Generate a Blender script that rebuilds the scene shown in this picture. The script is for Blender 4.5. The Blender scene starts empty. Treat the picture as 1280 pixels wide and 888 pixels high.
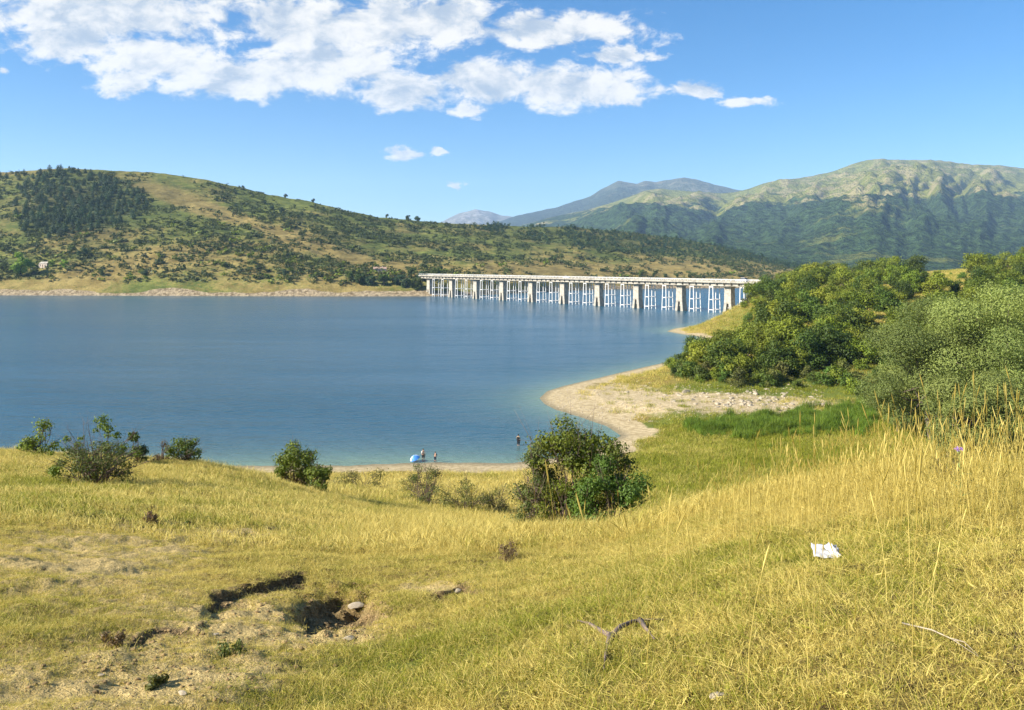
import bpy, bmesh, math, random
import numpy as np
from mathutils import Vector, Matrix

# ------------------------------------------------------------------ camera, sky, sun, exposure
sc = bpy.context.scene
col = sc.collection
EYE = 26.0            # eye height above the lake (m); lake surface is z = 0
FPX, CX, HY = 1000.0, 640.0, 330.0   # focal length, centre column and horizon row of the 1280 px photograph
cam_d = bpy.data.cameras.new('camera'); cam = bpy.data.objects.new('camera', cam_d); col.objects.link(cam)
cam.location = (0, 0, EYE); cam.rotation_euler = (math.radians(90), 0, 0)
cam_d.sensor_width = 36; cam_d.lens = 36 * FPX / 1280
cam_d.shift_y = -(444 - HY) / 1280
cam_d.clip_start = 0.1; cam_d.clip_end = 40000
sc.camera = cam

SUN_EL = math.radians(31)
SUN_H = Vector((-0.955, -0.297, 0)).normalized()       # towards the sun, horizontally
SUN_DIR = Vector((SUN_H.x * math.cos(SUN_EL), SUN_H.y * math.cos(SUN_EL), math.sin(SUN_EL)))
sl = bpy.data.lights.new('sun', 'SUN'); sl.energy = 5.0; sl.angle = math.radians(0.53); sl.color = (1.0, 0.93, 0.82)
so = bpy.data.objects.new('sun', sl); col.objects.link(so)
so.rotation_euler = (-SUN_DIR).to_track_quat('-Z', 'Y').to_euler()

sc.view_settings.view_transform = 'Standard'; sc.view_settings.look = 'None'
sc.view_settings.exposure = 1.3; sc.view_settings.gamma = 1.0
sc.view_settings.use_curve_mapping = False
sc.cycles.volume_bounces = 1; sc.cycles.max_bounces = 8; sc.cycles.diffuse_bounces = 3
sc.cycles.transparent_max_bounces = 8

class NT:
    """small helper to write node trees"""
    def __init__(s, tree): s.t = tree; s.t.nodes.clear()
    def n(s, typ, **kw):
        nd = s.t.nodes.new(typ)
        for k, v in kw.items(): setattr(nd, k, v)
        return nd
    def l(s, a, b): s.t.links.new(a, b)
    def put(s, sock, v):
        if hasattr(v, 'is_output') or isinstance(v, bpy.types.NodeSocket): s.l(v, sock)
        elif v is not None: sock.default_value = v
    def m(s, op, a, b=None, c=None, clamp=False):
        nd = s.n('ShaderNodeMath', operation=op, use_clamp=clamp)
        for i, v in enumerate((a, b, c)):
            if v is not None: s.put(nd.inputs[i], v)
        return nd.outputs[0]
    def vm(s, op, a, b=None):
        nd = s.n('ShaderNodeVectorMath', operation=op)
        s.put(nd.inputs[0], a)
        if b is not None: s.put(nd.inputs[3] if op == 'SCALE' else nd.inputs[1], b)
        return nd.outputs[1] if op in ('LENGTH', 'DISTANCE', 'DOT_PRODUCT') else nd.outputs[0]
    def mix(s, f, a, b, mode='MIX'):
        nd = s.n('ShaderNodeMix', data_type='RGBA', blend_type=mode)
        s.put(nd.inputs[0], f); s.put(nd.inputs[6], a); s.put(nd.inputs[7], b)
        return nd.outputs[2]
    def noise(s, vec, scale, detail=4, rough=0.55, dist=0.0):
        nd = s.n('ShaderNodeTexNoise'); nd.inputs['Scale'].default_value = scale
        nd.inputs['Detail'].default_value = detail; nd.inputs['Roughness'].default_value = rough
        nd.inputs['Distortion'].default_value = dist
        if vec is not None: s.l(vec, nd.inputs['Vector'])
        return nd.outputs[0]
    def ss(s, v, lo, hi):
        nd = s.n('ShaderNodeMapRange', interpolation_type='SMOOTHSTEP', clamp=True)
        s.put(nd.inputs[0], v); nd.inputs[1].default_value = lo; nd.inputs[2].default_value = hi
        return nd.outputs[0]
    def comb(s, x, y, z):
        nd = s.n('ShaderNodeCombineXYZ')
        for i, v in enumerate((x, y, z)): s.put(nd.inputs[i], v)
        return nd.outputs[0]
    def sep(s, v):
        nd = s.n('ShaderNodeSeparateXYZ'); s.l(v, nd.inputs[0]); return nd.outputs

def rgb(r, g, b): return (r, g, b, 1.0)

def build_world():
    w = bpy.data.worlds.new('World'); sc.world = w; w.use_nodes = True
    T = NT(w.node_tree)
    sky = T.n('ShaderNodeTexSky', sky_type='NISHITA', sun_disc=False)
    sky.sun_elevation = SUN_EL; sky.sun_rotation = math.atan2(SUN_DIR.x, SUN_DIR.y)
    sky.altitude = 1300; sky.air_density = 1.0; sky.dust_density = 0.1; sky.ozone_density = 3.0
    hs = T.n('ShaderNodeHueSaturation'); hs.inputs['Saturation'].default_value = 1.38
    T.l(sky.outputs[0], hs.inputs['Color'])
    bg = T.n('ShaderNodeBackground'); bg.inputs[1].default_value = 0.065
    T.l(hs.outputs[0], bg.inputs[0])
    # broken cumulus in the upper left, as directions (x/y, z/y) of the sky
    d = T.n('ShaderNodeTexCoord').outputs['Generated']
    x, y, z = T.sep(d)
    yc = T.m('MAXIMUM', y, 0.05)
    p = T.comb(T.m('DIVIDE', x, yc), T.m('DIVIDE', z, yc), 0.0)
    blobs = [(130,15,180,48),(90,50,95,32),(190,75,95,38),(160,102,36,20),(290,100,120,30),(380,30,115,48),(480,30,120,42),
             (400,80,125,42),(560,25,75,32),(690,38,140,25),(500,115,70,26),(600,100,75,34),(585,138,28,11),(720,108,105,31),
             (770,70,60,11),(872,112,40,13),(930,126,38,8),(500,194,30,12),(552,191,15,7),(572,231,13,6),(5,88,18,10),
             (-200,10,230,70),(200,-90,330,60),(620,-70,220,40),(-500,-60,220,80)]
    rag = T.n('ShaderNodeTexNoise'); rag.inputs['Scale'].default_value = 26; rag.inputs['Detail'].default_value = 5; rag.inputs['Roughness'].default_value = 0.6
    T.l(T.vm('MULTIPLY', p, (1.0, 1.6, 1.0)), rag.inputs['Vector'])
    pr = T.vm('ADD', p, T.vm('MULTIPLY', T.vm('SUBTRACT', rag.outputs['Color'], (0.5, 0.5, 0.5)), (0.06, 0.028, 0.0)))
    acc = None
    for (cx, cy, rx, ry) in blobs:
        wgt = 1.06 if rx > 30 else 0.92 if rx > 20 else 0.8
        q = T.vm('SUBTRACT', pr, ((cx - CX) / FPX, (HY - cy) / FPX, 0))
        q = T.vm('MULTIPLY', q, (FPX / rx, FPX / ry, 0))
        v = T.m('MULTIPLY', T.m('SUBTRACT', wgt, T.vm('LENGTH', q)), 1.0)
        acc = v if acc is None else T.m('SMOOTH_MAX', acc, v, 0.18)
    front = T.ss(y, 0.0, 0.15)
    acc = T.m('MULTIPLY', T.m('MAXIMUM', acc, -0.6), front)
    wide = T.noise(d, 2.6, 3, 0.5)
    high = T.m('MULTIPLY', T.m('SUBTRACT', T.ss(wide, 0.56, 0.75), 0.3), T.ss(z, 0.34, 0.5))
    acc = T.m('MAXIMUM', acc, T.m('SUBTRACT', high, T.m('MULTIPLY', T.m('SUBTRACT', 1.0, T.ss(z, 0.34, 0.5)), 1.0)))
    pw = T.vm('MULTIPLY', p, (1.0, 1.7, 1.0))
    warp = T.n('ShaderNodeTexNoise'); warp.inputs['Scale'].default_value = 9; warp.inputs['Detail'].default_value = 3
    T.l(pw, warp.inputs['Vector'])
    wv = T.vm('SCALE', T.vm('SUBTRACT', warp.outputs['Color'], (0.5, 0.5, 0.5)), 0.06)
    pq = T.vm('ADD', pw, wv)
    fine = T.noise(pq, 62, 6, 0.65)
    n0 = T.noise(pq, 17, 9, 0.62)
    n1 = T.m('ADD', T.m('MULTIPLY', n0, 0.72), T.m('MULTIPLY', fine, 0.28))
    off = T.vm('ADD', pq, (-0.012, 0.030, 0))
    n2 = T.m('ADD', T.m('MULTIPLY', T.noise(off, 17, 9, 0.62), 0.72), T.m('MULTIPLY', T.noise(off, 62, 6, 0.65), 0.28))
    big = T.noise(T.vm('ADD', pw, (3.1, 0.4, 0)), 7, 3, 0.5)
    D = T.m('ADD', acc, T.m('MULTIPLY', T.m('SUBTRACT', n1, 0.5), 2.9))
    alpha = T.m('MULTIPLY', T.ss(D, -0.04, 0.50), 0.98)
    lowa = T.noise(pw, 8.5, 4, 0.5); lowb = T.noise(T.vm('ADD', pw, (-0.016, 0.06, 0)), 8.5, 4, 0.5)
    shade = T.m('ADD', 0.66, T.m('ADD', T.m('MULTIPLY', T.m('SUBTRACT', n1, n2), 2.4), T.m('MULTIPLY', T.m('SUBTRACT', lowa, lowb), 1.5)))
    thick = T.ss(T.m('ADD', acc, T.m('MULTIPLY', T.m('SUBTRACT', big, 0.5), 1.6)), 0.25, 0.95)
    shade = T.m('SUBTRACT', shade, T.m('MULTIPLY', thick, 0.22), clamp=True)
    cc = T.mix(T.ss(shade, -0.05, 1.0), rgb(0.44, 0.51, 0.60), rgb(1.0, 0.95, 0.86))  # sunlit tops and grey undersides of the clouds painted into their colour
    bc = T.n('ShaderNodeBackground'); T.l(cc, bc.inputs[0]); bc.inputs[1].default_value = 0.45
    mx = T.n('ShaderNodeMixShader'); T.l(alpha, mx.inputs[0]); T.l(bg.outputs[0], mx.inputs[1]); T.l(bc.outputs[0], mx.inputs[2])
    out = T.n('ShaderNodeOutputWorld'); T.l(mx.outputs[0], out.inputs['Surface'])
build_world()

# ------------------------------------------------------------------ numpy noise
rng = np.random.default_rng(7); random.seed(7)
_P = rng.permutation(1024); _P = np.concatenate([_P, _P])
_G = np.stack([np.cos(np.arange(1024) * 2.39996), np.sin(np.arange(1024) * 2.39996)], 1)
def gnoise(x, y):
    xi = np.floor(x).astype(np.int64); yi = np.floor(y).astype(np.int64)
    xf = x - xi; yf = y - yi
    u = xf * xf * xf * (xf * (xf * 6 - 15) + 10); v = yf * yf * yf * (yf * (yf * 6 - 15) + 10)
    def g(ix, iy, dx, dy):
        h = _P[(_P[ix & 1023] + iy) & 1023]; gr = _G[h]
        return gr[..., 0] * dx + gr[..., 1] * dy
    a = g(xi, yi, xf, yf); b = g(xi + 1, yi, xf - 1, yf); c = g(xi, yi + 1, xf, yf - 1); e = g(xi + 1, yi + 1, xf - 1, yf - 1)
    return (a + u * (b - a) + v * ((c + u * (e - c)) - (a + u * (b - a)))) * 1.5
def fbm(x, y, oct=4, rough=0.5, lac=2.03):
    s = 0.0; a = 1.0; t = 0.0
    for i in range(oct):
        s = s + a * gnoise(x + 17.3 * i, y - 9.1 * i); t += a; a *= rough; x = x * lac; y = y * lac
    return s / t
def ridged(x, y, oct=5, rough=0.5):
    s = 0.0; a = 1.0; t = 0.0
    for i in range(oct):
        s = s + a * (1 - np.abs(gnoise(x + 31.7 * i, y + 11.9 * i))); t += a; a *= rough; x = x * 2.1; y = y * 2.1
    return s / t
def sstep(a, b, x):
    t = np.clip((x - a) / (b - a), 0, 1); return t * t * (3 - 2 * t)

# ------------------------------------------------------------------ near terrain: height function
def W(px, py, z=0.0):
    """point on the level z seen at photo pixel (px, py) below the horizon"""
    dd = (EYE - z) * FPX / (py - HY); return ((px - CX) / FPX * dd, dd)
PROF = {   # column of the photo : (distance, metres below the eye)
 -500: [(0,1.6),(5,2.5),(10,3.4),(20,5.2),(30,7.0),(38,8.6),(60,14),(100,21),(200,24),(800,24)],
 0:   [(0,1.6),(5,2.7),(10,3.65),(15,4.65),(20,5.65),(25,6.6),(30,7.3),(34,7.9),(45,11.5),(60,16),(90,23),(110,24.5),(800,24.5)],
 250: [(0,1.6),(5,2.75),(10,3.85),(15,4.95),(20,6.0),(25,7.1),(30,8.0),(38,9.3),(50,13.2),(70,19.3),(90,24.2),(100,25.3),(110,25.5),(800,24.5)],
 450: [(0,1.6),(5,2.85),(10,4.05),(15,5.25),(20,6.5),(25,7.95),(30,9.5),(45,13.3),(60,16.9),(78,21.3),(89,24.3),(97,25.2),(105,25.5),(800,24.5)],
 640: [(0,1.6),(5,2.6),(10,3.85),(15,5.15),(20,6.75),(30,10.2),(45,14.6),(60,18.2),(78,22.0),(90,24.6),(98,25.3),(106,25.5),(800,24.5)],
 790: [(0,1.6),(5,2.4),(8,3.2),(12,4.2),(16,5.35),(20,6.9),(30,10.7),(45,15.1),(60,18.5),(80,21.8),(100,24),(120,24.8),(140,25),(160,25),(193,25),(800,24)],
 860: [(0,1.6),(5,2.35),(8,3.0),(12,3.85),(15,4.6),(18,5.8),(30,11),(45,15.4),(60,18.6),(80,21.7),(100,23.8),(120,24.6),(140,24.3),(165,22.6),(190,20.6),(217,19.3),(260,18),(300,18),(400,14),(450,12),(800,14)],
 950: [(0,1.6),(3,1.95),(5,2.25),(8,2.8),(11,3.3),(14,4.0),(17,5.2),(25,9),(35,12.5),(50,16.8),(70,20.5),(90,22.9),(110,23.9),(130,24.4),(145,23.8),(160,21.8),(200,17),(240,14),(300,13.0),(400,10.5),(450,10),(800,12)],
 1100:[(0,1.6),(3,1.9),(5,2.1),(8,2.5),(11,2.92),(14,3.7),(20,6.7),(30,12),(45,17),(60,20),(80,22),(100,23),(130,23.3),(150,22),(180,19.5),(220,14.5),(300,9.5),(400,7),(500,7),(800,10)],
 1280:[(0,1.6),(3,1.85),(5,2.0),(8,2.25),(10,2.47),(12,2.97),(16,4.8),(25,9),(40,15),(60,19),(80,21),(100,22.5),(130,22.5),(160,21),(200,17),(260,11),(320,4.5),(380,1),(500,0),(800,3)],
 1500:[(0,1.6),(5,2.0),(8,2.3),(10,2.6),(13,3.6),(18,5.8),(40,14),(80,19),(120,20),(200,12),(300,2),(400,-5),(800,-4)],
 2000:[(0,1.6),(5,1.9),(10,2.5),(15,4),(40,12),(80,15),(200,5),(400,-6),(800,-6)],
}
_ud = np.array(sorted(PROF)); NLD, NLU = 420, 260
_ld = np.linspace(math.log(1.0), math.log(800.0), NLD)
_tab = np.stack([np.interp(np.exp(_ld), *zip(*PROF[k])) for k in _ud], 1)
_uu = np.linspace(_ud[0], _ud[-1], NLU)
_tab = np.stack([np.interp(_uu, _ud, _tab[i]) for i in range(NLD)], 0)
def _blur(a, n, axis):
    k = np.hanning(n + 2)[1:-1]; k /= k.sum()
    pad = [(0, 0), (0, 0)]; pad[axis] = (n // 2, n // 2)
    return np.apply_along_axis(lambda r: np.convolve(r, k, 'valid'), axis, np.pad(a, pad, mode='edge'))
_tab = _blur(_blur(_tab, 15, 0), 13, 1)
def drop0(x, y):
    d = np.clip(y, 1.0, 799.0); px = np.clip(CX + FPX * x / np.maximum(d, 1.0), _uu[0], _uu[-1] - 1e-3)
    fi = (np.log(d) - _ld[0]) / (_ld[1] - _ld[0]); fj = (px - _uu[0]) / (_uu[1] - _uu[0])
    i = np.clip(fi.astype(int), 0, NLD - 2); j = np.clip(fj.astype(int), 0, NLU - 2); a = fi - i; b = fj - j
    return (_tab[i, j] * (1 - a) * (1 - b) + _tab[i + 1, j] * a * (1 - b) + _tab[i, j + 1] * (1 - a) * b + _tab[i + 1, j + 1] * a * b)
_shore_px = [(-900,592),(-400,592),(0,588),(250,583),(430,577.5),(540,577),(640,578),(700,572),(752,558),(776,545),(758,533),(725,522),(697,514),(680,505),(674,498),
             (684,489),(707,482),(754,471),(810,458),(847,450),(872,440),(884,427),(872,421),(852,418),(833,414.5),(842,411),(863,408),(897,402),(919,389),(945,380),(1010,372),(1400,365)]
SHORE = np.array([W(*p) for p in _shore_px])
LAND = np.concatenate([SHORE, [(3000, 700), (3000, -200), (-3000, -200), (-3000, 90)]])
def shore_sd(x, y):
    best = np.full(x.shape, 1e9)
    P = np.concatenate([[(-3000, 90)], SHORE, [(3000, 700)]])
    for (ax, ay), (bx, by) in zip(P[:-1], P[1:]):
        dx, dy = bx - ax, by - ay; t = np.clip(((x - ax) * dx + (y - ay) * dy) / (dx * dx + dy * dy), 0, 1)
        best = np.minimum(best, (x - ax - t * dx) ** 2 + (y - ay - t * dy) ** 2)
    ins = np.zeros(x.shape, bool); Q = LAND
    for k in range(len(Q)):
        (ax, ay), (bx, by) = Q[k], Q[(k + 1) % len(Q)]
        c = ((ay > y) != (by > y)) & (x < (bx - ax) * (y - ay) / (by - ay + 1e-12) + ax); ins ^= c
    return np.where(ins, 1, -1) * np.sqrt(best)
def blob(px, py, cx, cy, rx, ry): return np.exp(-((px - cx) / rx) ** 2 - ((py - cy) / ry) ** 2)
def scarp(px, py, pts, depth, fall):
    xs = [p[0] for p in pts]; ys = [p[1] for p in pts]
    ln = np.interp(px, xs, ys); t = py - ln
    inx = sstep(xs[0] - 8, xs[0] + 12, px) * (1 - sstep(xs[-1] - 12, xs[-1] + 8, px))
    return depth * inx * sstep(-1.0, 4.5, t) * np.exp(-np.maximum(t, 0) / fall)
def ground(x, y, detail=True):
    """height of the near ground, and the photo-like column/row of each point on it"""
    dr = drop0(x, y); d = np.maximum(y, 1.0)
    px = CX + FPX * x / d; py = HY + FPX * dr / d
    sd = shore_sd(x, y)
    n = fbm(x * 0.16, y * 0.16, 3) * 0.22 * sstep(3, 14, y) + fbm(x * 0.03, y * 0.03, 2) * 1.2 * sstep(50, 140, y)
    z = EYE - dr + n
    beach = np.where(sd < 0, np.maximum(0.11 * sd, -6.0), 0.075 * sd + 0.30 * np.maximum(sd - 9, 0) ** 1.15)
    h = np.clip(0.5 + 0.5 * (beach - z) / 0.8, 0, 1)
    z = beach * (1 - h) + z * h - 0.8 * h * (1 - h)
    if detail:
        near = 1 - sstep(25, 60, y)
        z = z + near * (fbm(x * 1.3, y * 1.3, 4, 0.55) * 0.10 + fbm(x * 6, y * 6, 3) * 0.022)
        jx = px + 5 * gnoise(x * 3, y * 3) * 2; jy = py + 4 * gnoise(x * 4 + 9, y * 4) * 2
        r = ((jx - 420) / 58) ** 2 + ((jy - 763) / 27) ** 2
        z = z - 0.20 * (1 - sstep(0.45, 1.1, r)) * (y < 12)
        z = z + (1 - sstep(0.8, 1.8, r)) * (y < 12) * (fbm(x * 9, y * 9, 4, 0.6) * 0.055)
        z = z - (scarp(jx, jy, [(255, 747), (300, 733), (345, 722), (388, 714)], 0.13, 30)
                 + scarp(jx, jy, [(355, 752), (372, 738), (400, 726), (470, 735)], 0.12, 22)
                 + scarp(jx, jy, [(160, 797), (185, 781), (240, 779)], 0.055, 26)
                 + scarp(jx, jy, [(540, 745), (570, 728), (600, 735)], 0.10, 20)
                 + scarp(jx, jy, [(600, 700), (620, 690), (650, 694)], 0.09, 14)
                 + scarp(jx, jy, [(330, 812), (360, 806), (392, 812)], 0.07, 14)) * (y < 22)
    return z, px, py, sd
def gz(x, y): return float(ground(np.array([float(x)]), np.array([float(y)]))[0][0])
def hit(px, py, dmin=2.0, dmax=700.0):
    """first point of the ground seen at photo pixel (px, py)"""
    d = np.exp(np.linspace(math.log(dmin), math.log(dmax), 420)); u = (px - CX) / FPX
    z = ground(u * d, d)[0]; ray = EYE - d * (py - HY) / FPX
    k = np.argmax(z >= ray)
    if k > 0:
        d = np.linspace(d[k - 1], d[k], 40); z = ground(u * d, d)[0]; k = np.argmax(z >= EYE - d * (py - HY) / FPX)
    return Vector((u * d[k], d[k], z[k]))

# ------------------------------------------------------------------ helpers
def mesh_np(name, V, Q=None, Tq=None, attrs=None, mats=(), smooth=False, mat_idx=None):
    me = bpy.data.meshes.new(name); V = np.asarray(V, np.float32)
    faces = []; n = 0
    loops = []; starts = []; tot = []
    s = 0
    for F in (Q, Tq):
        if F is None or len(F) == 0: continue
        F = np.asarray(F, np.int32); k = F.shape[1]
        loops.append(F.ravel()); starts.append(s + np.arange(len(F)) * k); s += F.size
    me.vertices.add(len(V)); me.vertices.foreach_set('co', V.ravel())
    L = np.concatenate(loops); S = np.concatenate(starts)
    me.loops.add(len(L)); me.loops.foreach_set('vertex_index', L.astype(np.int32))
    me.polygons.add(len(S)); me.polygons.foreach_set('loop_start', S.astype(np.int32))
    if smooth: me.polygons.foreach_set('use_smooth', np.ones(len(S), bool))
    else: me.polygons.foreach_set('use_smooth', np.zeros(len(S), bool))
    for m in mats: me.materials.append(m)
    if mat_idx is not None: me.polygons.foreach_set('material_index', np.asarray(mat_idx, np.int32))
    me.update(calc_edges=True); me.validate()
    for k, v in (attrs or {}).items():
        v = np.asarray(v, np.float32)
        if v.ndim == 1: a = me.attributes.new(k, 'FLOAT', 'POINT'); a.data.foreach_set('value', v)
        else: a = me.attributes.new(k, 'FLOAT_COLOR', 'POINT'); a.data.foreach_set('color', np.concatenate([v, np.ones((len(v), 1), np.float32)], 1).ravel())
    return me
def obj(name, me, parent=None, loc=None, rotz=None, scale=None):
    o = bpy.data.objects.new(name, me); col.objects.link(o)
    if parent: o.parent = parent
    if loc is not None: o.location = loc
    if rotz is not None: o.rotation_euler = (0, 0, rotz)
    if scale is not None: o.scale = scale if hasattr(scale, '__len__') else (scale,) * 3
    return o
def tag(o, label=None, cat=None, group=None, kind=None):
    if label: o['label'] = label
    if cat: o['category'] = cat
    if group: o['group'] = group
    if kind: o['kind'] = kind
    return o
def thing(name, label, cat, loc=(0, 0, 0), rotz=0, group=None, scale=None):
    return tag(obj(name, None, None, loc, rotz, scale), label, cat, group)
def grid_faces(nr, nc):
    i = np.arange(nr - 1)[:, None] * nc + np.arange(nc - 1)[None, :]
    return np.stack([i, i + 1, i + nc + 1, i + nc], -1).reshape(-1, 4)
class MB:
    """collects simple solids into one mesh"""
    def __init__(s): s.V = []; s.F = []
    def add(s, V, F):
        o = len(s.V); s.V += [tuple(v) for v in V]; s.F += [tuple(i + o for i in f) for f in F]
    def box(s, c, h, rz=0.0):
        c = Vector(c); R = Matrix.Rotation(rz, 3, 'Z')
        V = [c + R @ Vector((sx * h[0], sy * h[1], sz * h[2])) for sz in (-1, 1) for sx, sy in ((-1, -1), (1, -1), (1, 1), (-1, 1))]
        s.add(V, [(3, 2, 1, 0), (4, 5, 6, 7), (0, 1, 5, 4), (1, 2, 6, 5), (2, 3, 7, 6), (3, 0, 4, 7)])
    def frustum(s, c0, h0, c1, h1):
        V = [(c0[0] + a * h0[0], c0[1] + b * h0[1], c0[2]) for a, b in ((-1, -1), (1, -1), (1, 1), (-1, 1))] + \
            [(c1[0] + a * h1[0], c1[1] + b * h1[1], c1[2]) for a, b in ((-1, -1), (1, -1), (1, 1), (-1, 1))]
        s.add(V, [(3, 2, 1, 0), (4, 5, 6, 7), (0, 1, 5, 4), (1, 2, 6, 5), (2, 3, 7, 6), (3, 0, 4, 7)])
    def tube(s, pts, rad, n=6):
        pts = [Vector(p) for p in pts]; rings = []
        for k, p in enumerate(pts):
            t = (pts[min(k + 1, len(pts) - 1)] - pts[max(k - 1, 0)])
            t = t.normalized() if t.length > 1e-9 else Vector((0, 0, 1))
            a = t.cross(Vector((0.31, 0.87, 0.13))).normalized(); b = t.cross(a); r = rad[k] if hasattr(rad, '__len__') else rad
            rings.append([p + (a * math.cos(q) + b * math.sin(q)) * r for q in [2 * math.pi * i / n for i in range(n)]])
        V = [v for r in rings for v in r]
        F = [(k * n + i, k * n + (i + 1) % n, (k + 1) * n + (i + 1) % n, (k + 1) * n + i) for k in range(len(pts) - 1) for i in range(n)]
        F += [tuple(range(n - 1, -1, -1)), tuple((len(pts) - 1) * n + i for i in range(n))]
        s.add(V, F)
    def mesh(s, name, mat, smooth=False):
        me = bpy.data.meshes.new(name); me.from_pydata(s.V, [], s.F); me.materials.append(mat)
        if smooth: me.polygons.foreach_set('use_smooth', np.ones(len(me.polygons), bool))
        me.update(); return me
    def build(s, name, mat, parent=None, smooth=False): return obj(name, s.mesh(name, mat, smooth), parent)

# ------------------------------------------------------------------ materials
M = {}
def mat(name):
    m = bpy.data.materials.new(name); m.use_nodes = True; M[name] = m
    return m, NT(m.node_tree)
def finish(T, color, rough=0.9, normal=None, spec=0.2, extra=None):
    b = T.n('ShaderNodeBsdfPrincipled'); T.put(b.inputs['Base Color'], color); T.put(b.inputs['Roughness'], rough)
    b.inputs['Specular IOR Level'].default_value = spec
    if normal is not None: T.l(normal, b.inputs['Normal'])
    o = T.n('ShaderNodeOutputMaterial'); T.l(b.outputs[0], o.inputs[0]); return b
def bump(T, h, strength=0.5, dist=0.1):
    b = T.n('ShaderNodeBump'); b.inputs['Strength'].default_value = strength; b.inputs['Distance'].default_value = dist
    T.l(h, b.inputs['Height']); return b.outputs[0]
def attr(T, name, typ='GEOMETRY', out='Fac'):
    a = T.n('ShaderNodeAttribute', attribute_name=name, attribute_type=typ); return a.outputs[out]
def objco(T): return T.n('ShaderNodeTexCoord').outputs['Object']

def m_plain(name, c, rough=0.7, var=0.15, scale=3.0, spec=0.3, metal=0.0):
    m, T = mat(name)
    n = T.noise(objco(T), scale, 5, 0.6)
    k = T.ss(n, 0.3, 0.7)
    cc = T.mix(k, rgb(*[v * (1 - var) for v in c]), rgb(*[min(1, v * (1 + var)) for v in c]))
    b = finish(T, cc, rough, spec=spec); b.inputs['Metallic'].default_value = metal
    return m

def m_ground():
    m, T = mat('ground'); P = T.n('ShaderNodeNewGeometry').outputs['Position']
    msk = T.n('ShaderNodeAttribute', attribute_name='mask'); r, g, b = T.sep(msk.outputs['Vector'])
    m2 = T.n('ShaderNodeAttribute', attribute_name='mask2'); hole, far, wet = T.sep(m2.outputs['Vector'])
    nb = T.noise(P, 0.5, 5, 0.6); ns = T.noise(P, 9, 5, 0.65); nf = T.noise(P, 45, 4, 0.65)
    straw = T.mix(T.ss(ns, 0.3, 0.7), rgb(0.15, 0.105, 0.03), rgb(0.30, 0.225, 0.065))
    green = T.mix(T.ss(ns, 0.3, 0.7), rgb(0.075, 0.10, 0.018), rgb(0.17, 0.195, 0.035))
    gr = T.mix(T.ss(T.m('ADD', g, T.m('MULTIPLY', T.m('SUBTRACT', nb, 0.5), 0.9)), 0.25, 0.75), straw, green)
    dirt = T.mix(T.ss(nf, 0.3, 0.7), rgb(0.33, 0.235, 0.085), rgb(0.60, 0.46, 0.20))
    c = T.mix(T.ss(T.m('ADD', r, T.m('MULTIPLY', T.m('SUBTRACT', ns, 0.5), 0.8)), 0.3, 0.7), gr, dirt)
    sand = T.mix(T.ss(T.noise(P, 1.3, 6, 0.7), 0.35, 0.65), rgb(0.34, 0.26, 0.135), rgb(0.56, 0.45, 0.27))
    sand = T.mix(T.m('MULTIPLY', T.ss(T.noise(P, 5, 4, 0.7), 0.52, 0.66), 0.6), sand, rgb(0.26, 0.22, 0.12))
    c = T.mix(T.ss(T.m('ADD', b, T.m('MULTIPLY', T.m('SUBTRACT', T.noise(P, 0.35, 5, 0.65), 0.5), 0.7)), 0.35, 0.62), c, sand)
    c = T.mix(hole, c, T.mix(T.ss(nf, 0.35, 0.65), rgb(0.06, 0.04, 0.02), rgb(0.20, 0.135, 0.07)))
    c = T.mix(wet, c, rgb(0.12, 0.11, 0.075))
    h = T.m('ADD', T.m('MULTIPLY', nf, 0.4), ns)
    finish(T, c, 0.95, bump(T, h, 0.9, 0.09), 0.1)
m_ground()

def m_hill():
    m, T = mat('hill'); P = T.n('ShaderNodeNewGeometry').outputs['Position']
    msk = T.n('ShaderNodeAttribute', attribute_name='mask'); bank, dark, ochre = T.sep(msk.outputs['Vector'])
    st = T.vm('MULTIPLY', P, (1.0, 1.0, 2.2))
    n1 = T.noise(st, 0.011, 6, 0.62); n2 = T.noise(st, 0.06, 5, 0.65); n3 = T.noise(st, 0.3, 3, 0.7)
    dry = T.mix(T.ss(n2, 0.3, 0.7), rgb(0.17, 0.125, 0.037), rgb(0.31, 0.24, 0.08))
    olive = T.mix(T.ss(n2, 0.3, 0.7), rgb(0.065, 0.09, 0.018), rgb(0.17, 0.185, 0.04))
    k = T.m('ADD', T.m('MULTIPLY', n1, 0.8), T.m('MULTIPLY', n3, 0.35))
    k = T.m('SUBTRACT', k, T.m('MULTIPLY', ochre, 0.25))
    c = T.mix(T.ss(k, 0.40, 0.60), dry, olive)
    c = T.mix(T.m('MULTIPLY', T.ss(n3, 0.55, 0.7), 0.5), c, rgb(0.06, 0.075, 0.02))
    c = T.mix(dark, c, rgb(0.03, 0.045, 0.015))
    stone = T.mix(T.ss(T.noise(P, 0.35, 5, 0.75), 0.35, 0.65), rgb(0.13, 0.095, 0.05), rgb(0.40, 0.32, 0.20))
    c = T.mix(T.ss(T.m('ADD', bank, T.m('MULTIPLY', T.m('SUBTRACT', n2, 0.5), 0.6)), 0.4, 0.6), c, stone)
    finish(T, c, 0.95, bump(T, n3, 0.8, 1.2), 0.1)
m_hill()

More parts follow.
